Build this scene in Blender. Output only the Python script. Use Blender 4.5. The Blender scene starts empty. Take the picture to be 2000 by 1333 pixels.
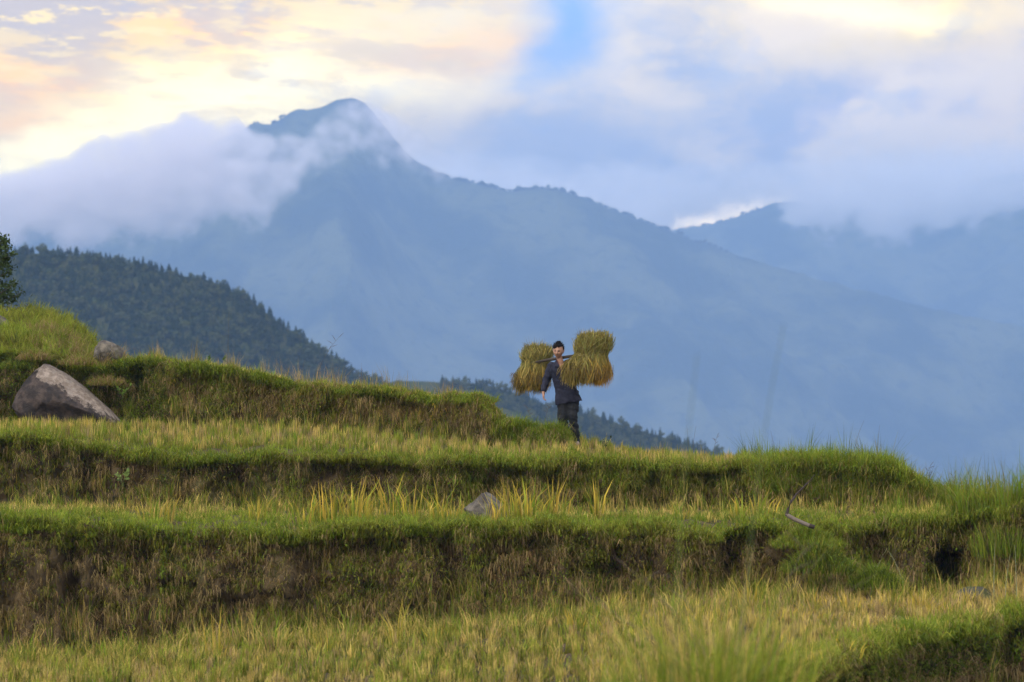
import bpy, bmesh, math, random
import numpy as np
from mathutils import Vector, Matrix

scene = bpy.context.scene
R = math.radians
rng = np.random.default_rng(11)
random.seed(11)
F = 7500.0          # focal length of the photograph in pixels (135 mm on 36 mm, 2000 px wide)
HV = 760.0          # image row of the eye level

# ------------------------------------------------------------------ camera
cam_d = bpy.data.cameras.new('camera')
cam_d.lens = 135; cam_d.sensor_width = 36
cam_d.clip_start = 0.5; cam_d.clip_end = 60000
cam = bpy.data.objects.new('camera', cam_d)
scene.collection.objects.link(cam)
cam.location = (0, 0, 0)
cam.rotation_euler = (R(90) + math.atan((HV - 666.5) / F), 0, 0)
cam_d.dof.use_dof = True
cam_d.dof.focus_distance = 62.0
cam_d.dof.aperture_fstop = 3.2
scene.camera = cam


# ------------------------------------------------------------------ node expressions
class E:
    """a float socket with arithmetic"""
    def __init__(s, nt, v): s.nt, s.v = nt, v
    def _m(s, op, *a):
        n = s.nt.nodes.new('ShaderNodeMath'); n.operation = op
        for i, q in enumerate((s,) + a):
            q = q.v if isinstance(q, E) else q
            if isinstance(q, (int, float)): n.inputs[i].default_value = q
            else: s.nt.links.new(q, n.inputs[i])
        return E(s.nt, n.outputs[0])
    def __add__(s, o): return s._m('ADD', o)
    __radd__ = __add__
    def __sub__(s, o): return s._m('SUBTRACT', o)
    def __rsub__(s, o): return E(s.nt, float(o))._m('SUBTRACT', s)
    def __mul__(s, o): return s._m('MULTIPLY', o)
    __rmul__ = __mul__
    def __truediv__(s, o): return s._m('DIVIDE', o)
    def exp(s): return s._m('EXPONENT')
    def clamp(s): return s._m('MINIMUM', 1.0)._m('MAXIMUM', 0.0)
    def mn(s, o): return s._m('MINIMUM', o)
    def mx(s, o): return s._m('MAXIMUM', o)
    def atan2(s, o): return s._m('ARCTAN2', o)
    def asin(s): return s._m('ARCSINE')
    def smooth(s, a, b):
        t = ((s - a) * (1.0 / (b - a))).clamp()
        return t * t * (3.0 - 2.0 * t)


def xyz(nt, sock):
    n = nt.nodes.new('ShaderNodeSeparateXYZ'); nt.links.new(sock, n.inputs[0])
    return [E(nt, o) for o in n.outputs]


def vec(nt, x, y, z):
    n = nt.nodes.new('ShaderNodeCombineXYZ')
    for i, q in enumerate((x, y, z)):
        if isinstance(q, E): nt.links.new(q.v, n.inputs[i])
        else: n.inputs[i].default_value = q
    return n.outputs[0]


def noise(nt, v, scale=1.0, detail=4.0, rough=0.55, out='Fac'):
    n = nt.nodes.new('ShaderNodeTexNoise')
    n.inputs['Scale'].default_value = scale; n.inputs['Detail'].default_value = detail
    n.inputs['Roughness'].default_value = rough
    if v is not None: nt.links.new(v, n.inputs['Vector'])
    o = n.outputs[0] if out == 'Fac' else n.outputs[1]
    return E(nt, o) if out == 'Fac' else o


def mixc(nt, fac, a, b):
    n = nt.nodes.new('ShaderNodeMix'); n.data_type = 'RGBA'; n.clamp_factor = True
    for s, q in ((n.inputs[0], fac), (n.inputs[6], a), (n.inputs[7], b)):
        if isinstance(q, E): nt.links.new(q.v, s)
        elif isinstance(q, (tuple, list)): s.default_value = (*q, 1) if len(q) == 3 else q
        elif isinstance(q, (int, float)): s.default_value = q
        else: nt.links.new(q, s)
    return n.outputs[2]


# ------------------------------------------------------------------ sky
SUN_EL, SUN_AZ = R(38), R(-150)     # soft light from high up, behind the camera's left shoulder
world = bpy.data.worlds.new('World'); scene.world = world
world.use_nodes = True
wt = world.node_tree
for n in list(wt.nodes): wt.nodes.remove(n)
wo = wt.nodes.new('ShaderNodeOutputWorld'); bg = wt.nodes.new('ShaderNodeBackground')
wt.links.new(bg.outputs[0], wo.inputs[0])
bg.inputs['Strength'].default_value = 0.1
sky = wt.nodes.new('ShaderNodeTexSky'); sky.sky_type = 'NISHITA'; sky.sun_disc = False
sky.sun_elevation = SUN_EL; sky.sun_rotation = SUN_AZ
tc = wt.nodes.new('ShaderNodeTexCoord')
dx, dy, dz = xyz(wt, tc.outputs['Generated'])
az = dx.atan2(dy); el = dz.mx(-1.0).mn(1.0).asin()
AZ = az * 7.5; EL = el * 7.5       # thousands of photograph pixels; a true direction on the sky
nv = vec(wt, AZ * 1.0, EL * 1.7, 0.3)
warp1 = noise(wt, nv, 2.2, 7, 0.6) - 0.5
warp2 = noise(wt, vec(wt, AZ + 7.3, EL * 1.6, 2.1), 2.4, 7, 0.6) - 0.5
fine = noise(wt, vec(wt, AZ * 1.0 + 3.1, EL * 2.2, 5.0), 4.0, 7, 0.6)
UX = AZ + 1.0 + warp1 * 0.30       # 0 .. 2 across the picture
VY = 0.76 - EL + warp2 * 0.22      # rows, 0 at the top edge

def blob(u, v, su, sv, tilt=0.0):
    a = UX - u; b = VY - v
    c, s = math.cos(R(tilt)), math.sin(R(tilt))
    p = (a * c + b * s) * (1 / su); q = (b * c - a * s) * (1 / sv)
    return (0.0 - (p * p + q * q)).exp()

K = 10.0                            # background strength is 0.1
def C(r, g, b): return (r * K, g * K, b * K)
LAV, CREAM, BLUEC = C(0.68, 0.52, 0.36), C(1.15, 0.95, 0.55), C(0.40, 0.42, 0.52)
WARM, WHITE, ORANGE, BLUE = C(1.35, 0.88, 0.04), C(2.7, 2.2, 0.8), C(1.85, 0.95, 0.0), C(0.18, 0.42, 0.85)
col = mixc(wt, 0.75, sky.outputs[0], mixc(wt, fine.smooth(0.38, 0.64), C(0.85, 0.88, 1.1), C(1.35, 1.2, 1.05)))
streak = noise(wt, vec(wt, AZ * 1.0 - EL * 1.2, EL * 4.2 + AZ * 0.5, 9.0), 3.4, 8, 0.62)
streak2 = noise(wt, vec(wt, AZ * 1.3 - EL * 1.2, EL * 5.0 + AZ * 0.4, 2.0), 6.5, 8, 0.62)
puff = noise(wt, vec(wt, AZ * 1.0 + warp2 * 0.4, EL * 1.5, 4.0), 2.6, 9, 0.56)
# (centre, half widths, tilt, colour, weight)
def lay(col, rows, tex=None):
    for (u, v, su, sv, t, c, w) in rows:
        m = blob(u, v, su, sv, t) * w
        col = mixc(wt, m * tex if tex else m, col, c)
    return col

col = lay(col, ((1.0, 0.10, 1.7, 0.60, 0, C(0.9, 0.75, 0.55), 0.9),
                (0.50, 0.10, 0.95, 0.28, -6, WARM, 0.95),
                (0.98, -0.02, 0.30, 0.14, 0, CREAM, 0.9)))
col = lay(col, ((0.10, 0.30, 0.34, 0.065, -22, WHITE, 1.0),
                (0.46, 0.20, 0.30, 0.075, -18, WHITE, 1.0),
                (0.74, 0.16, 0.26, 0.05, -4, WHITE, 0.95),
                (0.04, 0.17, 0.20, 0.06, 4, ORANGE, 1.0),
                (0.02, 0.26, 0.08, 0.03, 0, ORANGE, 0.8),
                (0.42, 0.07, 0.20, 0.045, 0, ORANGE, 0.8),
                (0.90, 0.10, 0.22, 0.04, -6, ORANGE, 0.75)), 0.55 + streak * 0.9)
left = blob(0.25, -0.02, 0.80, 0.20, -4)
mid = blob(0.50, 0.12, 0.70, 0.12, -14)
col = mixc(wt, left * streak.smooth(0.44, 0.56), col, LAV)
col = mixc(wt, left * streak2.smooth(0.52, 0.62) * 0.8, col, C(1.7, 1.2, 0.2))
col = mixc(wt, mid * streak2.smooth(0.50, 0.60) * 0.55, col, C(1.35, 0.95, 0.25))
col = mixc(wt, mid * streak.smooth(0.53, 0.63) * 0.75, col, C(1.2, 0.85, 0.3))
col = lay(col, ((1.50, 0.32, 0.75, 0.26, 0, BLUEC, 0.95),
                (1.05, 0.30, 0.22, 0.10, 0, BLUEC, 0.8),
                (1.25, 0.06, 0.20, 0.13, 10, C(1.1, 0.88, 0.55), 0.9),
                (1.50, 0.13, 0.30, 0.10, -12, C(0.85, 0.73, 0.58), 0.85),
                (1.84, 0.02, 0.34, 0.10, -4, C(1.45, 1.02, 0.2), 0.95),
                (1.70, 0.015, 0.16, 0.025, 2, WHITE, 0.9),
                (1.95, 0.22, 0.14, 0.16, 0, C(0.95, 0.72, 0.48), 0.9),
                (1.70, 0.20, 0.22, 0.09, -14, C(0.52, 0.5, 0.66), 0.85),
                (1.41, 0.425, 0.12, 0.04, -14, C(3.4, 2.6, 1.3), 1.0)), 0.55 + streak * 0.9)
right = blob(1.48, 0.19, 0.66, 0.27, -6)
puff2 = noise(wt, vec(wt, AZ * 1.0 + warp1 * 0.3 + 5.0, EL * 1.4, 1.0), 6.5, 8, 0.55)
col = mixc(wt, right * puff.smooth(0.45, 0.58) * 0.9, col, C(1.15, 0.92, 0.60))
col = mixc(wt, right * puff.smooth(0.48, 0.36) * 0.75, col, C(0.36, 0.41, 0.56))
col = mixc(wt, right * puff2.smooth(0.48, 0.62) * 0.25, col, C(1.0, 0.82, 0.58))
col = mixc(wt, right * puff2.smooth(0.48, 0.36) * 0.2, col, C(0.36, 0.41, 0.55))
for (u, v, su, sv, t, c, w) in (
        (1.10, 0.04, 0.10, 0.13, 20, BLUE, 1.1),
        (1.04, 0.11, 0.08, 0.05, -20, BLUE, 0.7)):
    col = mixc(wt, (blob(u, v, su, sv, t) * w - (puff2 - 0.42) * 0.9).clamp() * 0.9, col, c)
wt.links.new(col, bg.inputs['Color'])

sun_d = bpy.data.lights.new('sun', 'SUN'); sun_d.energy = 1.5; sun_d.angle = R(25)
sun_d.color = (1.0, 0.95, 0.86)
sun = bpy.data.objects.new('sun', sun_d); scene.collection.objects.link(sun)
_sd = Vector((math.sin(SUN_AZ) * math.cos(SUN_EL), math.cos(SUN_AZ) * math.cos(SUN_EL), math.sin(SUN_EL)))
sun.rotation_euler = _sd.to_track_quat('Z', 'Y').to_euler()

scene.view_settings.view_transform = 'Standard'
scene.view_settings.look = 'None'
scene.view_settings.exposure = 0.85
scene.view_settings.gamma = 1.0
scene.view_settings.use_curve_mapping = False
cy = scene.cycles
cy.max_bounces = 8; cy.diffuse_bounces = 3; cy.glossy_bounces = 2; cy.transmission_bounces = 3
cy.volume_bounces = 6; cy.transparent_max_bounces = 8
cy.use_denoising = True
world.cycles.sampling_method = 'MANUAL'; world.cycles.sample_map_resolution = 512
cy.use_adaptive_sampling = True; cy.adaptive_threshold = 0.02
cy.sample_clamp_indirect = 6.0
cy.caustics_reflective = False; cy.caustics_refractive = False

# ------------------------------------------------------------------ helpers
def hash2(ix, iy, seed):
    h = (ix.astype(np.int64) * 374761393 + iy.astype(np.int64) * 668265263 + seed * 144269504) & 0x7fffffff
    h = ((h ^ (h >> 13)) * 1274126177) & 0x7fffffff
    return ((h ^ (h >> 16)) & 0xffff) / 65535.0


def vnoise(x, y, seed=0):
    x, y = np.broadcast_arrays(np.asarray(x, float), np.asarray(y, float))
    ix, iy = np.floor(x), np.floor(y)
    fx, fy = x - ix, y - iy
    fx = fx * fx * (3 - 2 * fx); fy = fy * fy * (3 - 2 * fy)
    a, b = hash2(ix, iy, seed), hash2(ix + 1, iy, seed)
    c, d = hash2(ix, iy + 1, seed), hash2(ix + 1, iy + 1, seed)
    return (a * (1 - fx) + b * fx) * (1 - fy) + (c * (1 - fx) + d * fx) * fy


def fbm(x, y=0.0, octv=4, seed=0):
    """about -1 .. 1"""
    x = np.asarray(x, float); y = np.asarray(y, float)
    s, a, t = 0.0, 1.0, 0.0
    for o in range(octv):
        s = s + a * (vnoise(x, y, seed + o * 17) * 2 - 1); t += a
        x, y, a = x * 2.03 + 5.1, y * 2.03 + 3.7, a * 0.5
    return s / t * 1.3


def lerpt(tab, u):
    t = np.array(tab, float)
    return np.interp(u, t[:, 0], t[:, 1])


def P(u, v, y):
    return Vector(((u - 1000) / F * y, y, (HV - v) / F * y))


def link(o):
    scene.collection.objects.link(o); return o


def mesh_np(name, verts, faces, mats=(), smooth=False, cols=None, parent=None, mat_idx=None):
    """verts (n,3); faces: list of arrays (k, 3 or 4)"""
    me = bpy.data.meshes.new(name)
    verts = np.ascontiguousarray(verts, np.float32)
    if not isinstance(faces, list): faces = [faces]
    faces = [np.asarray(f, np.int32) for f in faces if len(f)]
    loops = np.concatenate([f.ravel() for f in faces])
    tot = np.concatenate([np.full(len(f), f.shape[1], np.int32) for f in faces])
    start = np.concatenate([[0], np.cumsum(tot)[:-1]]).astype(np.int32)
    me.vertices.add(len(verts)); me.vertices.foreach_set('co', verts.ravel())
    me.loops.add(len(loops)); me.loops.foreach_set('vertex_index', loops)
    me.polygons.add(len(tot)); me.polygons.foreach_set('loop_start', start)
    me.polygons.foreach_set('use_smooth', np.full(len(tot), smooth))
    if mat_idx is not None: me.polygons.foreach_set('material_index', np.asarray(mat_idx, np.int32))
    if cols is not None:
        at = me.color_attributes.new('Col', 'FLOAT_COLOR', 'POINT')
        c4 = np.ones((len(verts), 4), np.float32); c4[:, :3] = cols
        at.data.foreach_set('color', c4.ravel())
    me.update(calc_edges=True); me.validate()
    for m in (mats if isinstance(mats, (list, tuple)) else [mats]): me.materials.append(m)
    o = bpy.data.objects.new(name, me); link(o)
    if parent is not None: o.parent = parent
    return o


def tag(o, label=None, category=None, group=None, kind=None):
    if label: o['label'] = label
    if category: o['category'] = category
    if group: o['group'] = group
    if kind: o['kind'] = kind
    return o


def empty(name, loc=(0, 0, 0), rot=(0, 0, 0)):
    o = bpy.data.objects.new(name, None); o.location = loc; o.rotation_euler = rot
    o.empty_display_size = 0.1
    return link(o)


def grid_faces(nr, nc):
    i = np.arange((nr - 1) * (nc - 1)); r, c = i // (nc - 1), i % (nc - 1)
    a = r * nc + c
    return np.stack([a, a + 1, a + nc + 1, a + nc], 1)


def new_mat(name):
    m = bpy.data.materials.new(name); m.use_nodes = True
    nt = m.node_tree
    for n in list(nt.nodes): nt.nodes.remove(n)
    out = nt.nodes.new('ShaderNodeOutputMaterial')
    return m, nt, out


def bsdf_mat(name, color, rough=0.9, spec=0.2, bump=None):
    m, nt, out = new_mat(name)
    b = nt.nodes.new('ShaderNodeBsdfPrincipled')
    b.inputs['Roughness'].default_value = rough
    b.inputs['Specular IOR Level'].default_value = spec
    c = color(nt) if callable(color) else color
    if isinstance(c, tuple): b.inputs['Base Color'].default_value = (*c, 1)
    else: nt.links.new(c, b.inputs['Base Color'])
    if bump:
        h, st, dist = bump(nt)
        bn = nt.nodes.new('ShaderNodeBump'); bn.inputs['Strength'].default_value = st
        bn.inputs['Distance'].default_value = dist
        nt.links.new(h.v, bn.inputs['Height']); nt.links.new(bn.outputs[0], b.inputs['Normal'])
    nt.links.new(b.outputs[0], out.inputs[0])
    return m


def leaf_mat(name, trans=0.35, rough=0.6, spec=0.15):
    """foliage: colour attribute, diffuse plus light passing through"""
    m, nt, out = new_mat(name)
    a = nt.nodes.new('ShaderNodeVertexColor'); a.layer_name = 'Col'
    b = nt.nodes.new('ShaderNodeBsdfPrincipled')
    b.inputs['Roughness'].default_value = rough; b.inputs['Specular IOR Level'].default_value = spec
    t = nt.nodes.new('ShaderNodeBsdfTranslucent')
    x = nt.nodes.new('ShaderNodeMixShader'); x.inputs[0].default_value = trans
    nt.links.new(a.outputs[0], b.inputs['Base Color']); nt.links.new(a.outputs[0], t.inputs[0])
    nt.links.new(b.outputs[0], x.inputs[1]); nt.links.new(t.outputs[0], x.inputs[2])
    nt.links.new(x.outputs[0], out.inputs[0])
    return m


M_leaf = leaf_mat('foliage', 0.35, 0.7, 0.05)

# ------------------------------------------------------------------ far mountains
D_MAIN, D_BACK = 8000.0, 10600.0


def mtn_color(nt):
    g = nt.nodes.new('ShaderNodeNewGeometry')
    n1 = noise(nt, g.outputs['Position'], 0.004, 5, 0.6)
    n2 = noise(nt, g.outputs['Position'], 0.03, 4, 0.65)
    c = mixc(nt, n1.smooth(0.4, 0.62), (0.022, 0.034, 0.018), (0.095, 0.105, 0.045))
    return mixc(nt, n2.smooth(0.5, 0.7) * 0.7, c, (0.014, 0.024, 0.014))


M_mtn = bsdf_mat('forested mountainside', mtn_color, 1.0, 0.0,
                 lambda nt: (noise(nt, (lambda g: g.outputs['Position'])(nt.nodes.new('ShaderNodeNewGeometry')), 0.035, 5, 0.6), 1.0, 14.0))


def mountain(name, prof, D, slope, seed, amp, jag):
    us = np.concatenate([np.arange(-2600, -60, 40), np.arange(-60, 2060, 6.0), np.arange(2060, 4700, 40)])
    v = lerpt(prof, us)
    v = np.convolve(np.pad(v, 2, 'edge'), np.ones(5) / 5, 'valid')
    v = v + fbm(us / 26.0, 0.0, 5, seed) * jag + np.minimum(0, fbm(us / 5.0, 3.0, 3, seed + 5)) * jag * 0.7
    zr = (HV - v) / F * D
    xr = (us - 1000) / F * D
    ts = np.concatenate([np.linspace(-1, 0, 8)[:-1] ** 1 * 900, np.linspace(0, 1, 90) ** 1.15 * 2300])
    rows = []
    for t in ts:
        if t < 0:
            z = zr + t * 0.5 ; y = D - t
            n = 0
        else:
            y = D - t
            k = min(1.0, t / 300.0)
            n = fbm(xr / 330.0 + 3.1, y / 520.0, 5, seed + 40) * amp * k
            rid = (1 - np.abs(fbm(xr / 420.0 + 0.35 * y / 420.0, y / 1500.0, 4, seed + 70))) * amp * 1.3 * k - amp * k * 0.9
            z = zr - slope * t + n + rid
        rows.append(np.stack([xr, np.full_like(xr, y), np.maximum(z, -420)], 1))
    vs = np.concatenate(rows)
    o = mesh_np(name, vs, grid_faces(len(ts), len(us)), M_mtn, True)
    return tag(o, kind='structure'), us, v


MAIN = [(-2600, 560), (-1500, 420), (-700, 330), (-200, 360), (0, 380), (250, 340), (430, 275), (470, 255), (485, 246), (512, 241), (524, 244), (538, 240),
        (556, 226), (576, 214), (596, 213), (618, 212), (638, 206), (650, 197), (666, 190), (694, 192), (712, 202), (745, 238), (775, 275), (800, 305),
        (835, 330), (870, 346), (920, 354), (980, 370), (1000, 373), (1030, 369), (1085, 369), (1120, 379), (1160, 396), (1200, 413),
        (1260, 431), (1310, 452), (1350, 468), (1400, 484), (1480, 512), (1600, 545), (1800, 600), (2000, 640), (2600, 780), (4700, 900)]
BACK = [(-2600, 700), (600, 560), (1200, 470), (1330, 447), (1370, 441), (1410, 434), (1450, 420), (1490, 405), (1520, 397), (1570, 394), (1650, 405),
        (1720, 425), (1790, 425), (1840, 395), (1880, 368), (1930, 348), (1965, 338), (2000, 340), (2120, 325), (2400, 340), (2900, 400), (4700, 600)]
m1, m1u, m1v = mountain('mountain', MAIN, D_MAIN, 0.50, 3, 90, 3.4)
m2, m2u, m2v = mountain('mountain_range', BACK, D_BACK, 0.42, 21, 110, 2.0)


# leaf-card crowns, used for every tree far away
def crown_mesh(name, kind, n, size, seed, green):
    r = np.random.default_rng(seed)
    if kind == 'conifer':
        h = r.random(n) ** 0.8
        rad = (1.02 - h) * 0.24 * (0.72 + 0.28 * np.cos(h * 40)) * (0.75 + 0.25 * r.random(n))
        a = r.random(n) * 6.283
        c = np.stack([np.cos(a) * rad, np.sin(a) * rad, 0.08 + h * 0.92], 1)
        s = size * (1.15 - 0.75 * h)
    else:
        k = 9
        bc = np.stack([r.normal(0, 0.20, k), r.normal(0, 0.20, k), r.uniform(0.35, 0.86, k)], 1)
        bc[:, :2] *= (1.15 - np.abs(bc[:, 2:3] - 0.6))
        w = r.integers(0, k, n)
        d = r.normal(size=(n, 3)); d /= np.linalg.norm(d, axis=1, keepdims=True)
        c = bc[w] + d * (0.16 * (0.55 + 0.45 * r.random((n, 1))))
        s = np.full(n, size)
    s = s * r.uniform(0.6, 1.3, n)
    t1 = r.normal(size=(n, 3)); t1 /= np.linalg.norm(t1, axis=1, keepdims=True)
    t2 = np.cross(t1, r.normal(size=(n, 3))); t2 /= np.linalg.norm(t2, axis=1, keepdims=True)
    s3 = s[:, None]
    q = np.stack([c - t1 * s3, c + t2 * s3 * 0.6, c + t1 * s3, c - t2 * s3 * 0.6], 1).reshape(-1, 3)
    f = np.arange(n * 4).reshape(-1, 4)
    g = np.array(green) * r.uniform(0.65, 1.4, (n, 1))
    return q, f, np.repeat(g, 4, axis=0)


def trunk_mesh(h, r0, bend=0.02, seg=6, seed=0, limbs=4):
    """a tapered trunk with a few limbs, unit tree"""
    r = np.random.default_rng(seed)
    V, Fq = [], []
    def tube(pts, rads):
        base = len(V)
        for p, q in zip(pts, rads):
            for k in range(seg):
                a = k / seg * 6.283
                V.append((p[0] + math.cos(a) * q, p[1] + math.sin(a) * q, p[2]))
        for i in range(len(pts) - 1):
            for k in range(seg):
                a = base + i * seg + k; b = base + i * seg + (k + 1) % seg
                Fq.append((a, b, b + seg, a + seg))
    tube([(bend * math.sin(i * 1.3), bend * math.cos(i), h * i / 5) for i in range(6)], [r0 * (1 - 0.8 * i / 5) for i in range(6)])
    for k in range(limbs):
        a = r.random() * 6.283; z = h * r.uniform(0.4, 0.8); L = r.uniform(0.15, 0.26)
        tube([(0, 0, z), (math.cos(a) * L * 0.5, math.sin(a) * L * 0.5, z + 0.06), (math.cos(a) * L, math.sin(a) * L, z + 0.15)],
             [r0 * 0.4, r0 * 0.25, r0 * 0.1])
    return np.array(V), np.array(Fq)


M_bark = bsdf_mat('bark', lambda nt: mixc(nt, noise(nt, None, 9, 4), (0.05, 0.035, 0.025), (0.13, 0.10, 0.075)), 0.95, 0.1)


def instancer(name, protos, pts, scales, rots, idx):
    """one object that stands many copies of small meshes on points (for woods that read as one mass)"""
    me = bpy.data.meshes.new(name)
    me.vertices.add(len(pts)); me.vertices.foreach_set('co', np.asarray(pts, np.float32).ravel())
    for nm, dt, val in (('tscale', 'FLOAT_VECTOR', scales), ('trot', 'FLOAT_VECTOR', rots), ('tidx', 'INT', idx)):
        at = me.attributes.new(nm, dt, 'POINT')
        if dt == 'INT': at.data.foreach_set('value', np.asarray(val, np.int32))
        else: at.data.foreach_set('vector', np.asarray(val, np.float32).ravel())
    o = link(bpy.data.objects.new(name, me))
    coll = bpy.data.collections.new(name + '_kinds')
    for p in protos: coll.objects.link(p)
    ng = bpy.data.node_groups.new(name, 'GeometryNodeTree')
    ng.interface.new_socket('Geometry', in_out='INPUT', socket_type='NodeSocketGeometry')
    ng.interface.new_socket('Geometry', in_out='OUTPUT', socket_type='NodeSocketGeometry')
    N = ng.nodes.new
    gi, go, ip, ci = N('NodeGroupInput'), N('NodeGroupOutput'), N('GeometryNodeInstanceOnPoints'), N('GeometryNodeCollectionInfo')
    ci.inputs[0].default_value = coll; ci.inputs['Separate Children'].default_value = True; ci.inputs['Reset Children'].default_value = True
    ip.inputs['Pick Instance'].default_value = True
    def attr(nm, t):
        a = N('GeometryNodeInputNamedAttribute'); a.data_type = t; a.inputs[0].default_value = nm; return a.outputs[0]
    L = ng.links.new
    L(gi.outputs[0], ip.inputs['Points']); L(ci.outputs[0], ip.inputs['Instance'])
    L(attr('tidx', 'INT'), ip.inputs['Instance Index']); L(attr('trot', 'FLOAT_VECTOR'), ip.inputs['Rotation'])
    L(attr('tscale', 'FLOAT_VECTOR'), ip.inputs['Scale']); L(ip.outputs[0], go.inputs[0])
    md = o.modifiers.new('stand', 'NODES'); md.node_group = ng
    return o


def proto(name, q, f, c, mat=M_leaf):
    o = mesh_np(name, q, f, mat, False, c)
    scene.collection.objects.unlink(o)
    return o


# a few scrubby trees along the far ridges
rp = [proto('ridge_crown_%s' % 'abc'[k], *crown_mesh('c', 'broad', 46, 0.16, 50 + k, (0.025, 0.035, 0.018))) for k in range(3)]
pts, scl, rot, idx = [], [], [], []
for (us, v, D, a, b, n) in ((m1u, m1v, D_MAIN, 820, 1420, 150), (m1u, m1v, D_MAIN, 470, 560, 10), (m1u, m1v, D_MAIN, 1000, 1130, 26), (m2u, m2v, D_BACK, 1325, 1520, 34)):
    for u in rng.uniform(a, b, n):
        big = rng.random() < 0.25
        s = rng.uniform(6, 9) if not big else rng.uniform(9, 14)
        p = P(u, np.interp(u, us, v) + 1.0, D); pts.append((p.x, p.y - 4, p.z - 2.5)); scl.append((s * 1.25, s * 1.25, s))
        rot.append((0, 0, rng.random() * 6.28)); idx.append(rng.integers(0, 3))
tag(instancer('ridge_scrub', rp, pts, scl, rot, idx), 'scattered scrubby trees along the far mountain ridge', 'trees', kind='stuff')

# ------------------------------------------------------------------ the wooded hill
D_HILL = 1200.0
HILL_A = [(-900, 520), (-300, 480), (0, 490), (90, 494), (180, 501), (250, 514), (310, 528), (380, 545), (440, 562), (490, 585), (520, 610),
          (560, 640), (610, 670), (660, 705), (710, 738), (760, 752), (860, 765), (1000, 800), (1200, 900), (2600, 1500)]
HILL_B = [(-900, 900), (500, 800), (700, 765), (770, 742), (840, 744), (880, 748), (930, 748), (970, 755), (1010, 768), (1060, 788), (1110, 800),
          (1160, 810), (1220, 830), (1280, 848), (1340, 866), (1400, 882), (1440, 898), (1520, 950), (2600, 1500)]


def hill_z(prof, D, x, y, seed, slope):
    u = x / y * 0 + x / D * F + 1000
    z = (HV - lerpt(prof, u)) / F * D
    t = D - y
    z = np.where(t > 0, z - slope * t, z + slope * 1.2 * t)
    return z + fbm(x / 22.0, y / 22.0, 4, seed) * 1.6 * np.clip(np.abs(t) / 20.0, 0, 1)


def field_color(nt):
    g = nt.nodes.new('ShaderNodeNewGeometry')
    n1 = noise(nt, g.outputs['Position'], 0.12, 4, 0.6)
    return mixc(nt, n1.smooth(0.4, 0.6), (0.032, 0.045, 0.018), (0.05, 0.055, 0.022))


M_hill = bsdf_mat('scrubby hill', field_color, 1.0, 0.0)
hills = []
for nm, prof, D, sl, sd in (('hill', HILL_A, D_HILL, 0.62, 5), ('hill_spur', HILL_B, D_HILL + 140, 0.55, 9)):
    xs = np.linspace(-330, 330, 190); ys = np.concatenate([np.linspace(D - 230, D - 70, 20)[:-1], np.linspace(D - 70, D + 60, 60)])
    X, Y = np.meshgrid(xs, ys)
    Z = np.maximum(hill_z(prof, D, X, Y, sd, sl), -330)
    tag(mesh_np(nm, np.stack([X, Y, Z], -1).reshape(-1, 3), grid_faces(len(ys), len(xs)), M_hill, True), kind='structure')

tp = []
for k in range(3):
    q, f, c = crown_mesh('c', 'conifer', 150, 0.10, 70 + k, (0.030, 0.052, 0.026))
    tp.append(proto('wood_conifer_%s' % 'abc'[k], q, f, c))
for k in range(4):
    q, f, c = crown_mesh('c', 'broad', 170, 0.085, 80 + k, [(0.045, 0.068, 0.028), (0.060, 0.082, 0.030), (0.034, 0.055, 0.026), (0.075, 0.090, 0.034)][k])
    tp.append(proto('wood_broadleaf_%s' % 'abcd'[k], q, f, c))
pts, scl, rot, idx = [], [], [], []
for prof, D, sd, sl, n, u0, u1, dep in ((HILL_A, D_HILL, 5, 0.62, 7800, -140, 860, 84), (HILL_B, D_HILL + 140, 9, 0.55, 4000, 860, 1500, 56), (HILL_B, D_HILL + 140, 9, 0.55, 420, 700, 870, 40)):
    u = rng.uniform(u0, u1, n); t = rng.random(n) ** 0.9 * dep + 0.4
    x = (u - 1000) / F * D; y = D - t
    z = hill_z(prof, D, x, y, sd, sl)
    mix = fbm(x / 9.0, y / 14.0, 3, 77)
    for i in range(n):
        if u1 == 870 and (t[i] < 9 and u[i] > 745): continue
        con = (mix[i] + rng.normal(0, 0.35) > (0.75 if t[i] > 6 else 0.35)) and sd == 5
        h = rng.uniform(2.5, 4.4) if con else rng.uniform(1.8, 4.3)
        if t[i] < 3 and con: h *= 0.85
        wf = rng.uniform(1.0, 1.5) if con else rng.uniform(0.9, 1.25)
        pts.append((x[i], y[i], z[i] - h * 0.18)); scl.append((h * wf, h * wf, h)); rot.append((0, 0, rng.random() * 6.28))
        idx.append(rng.integers(0, 3) if con else 3 + rng.integers(0, 4))
tag(instancer('forest', tp, pts, scl, rot, idx), 'dense dark wood covering the near hill', 'forest', kind='stuff')

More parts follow.
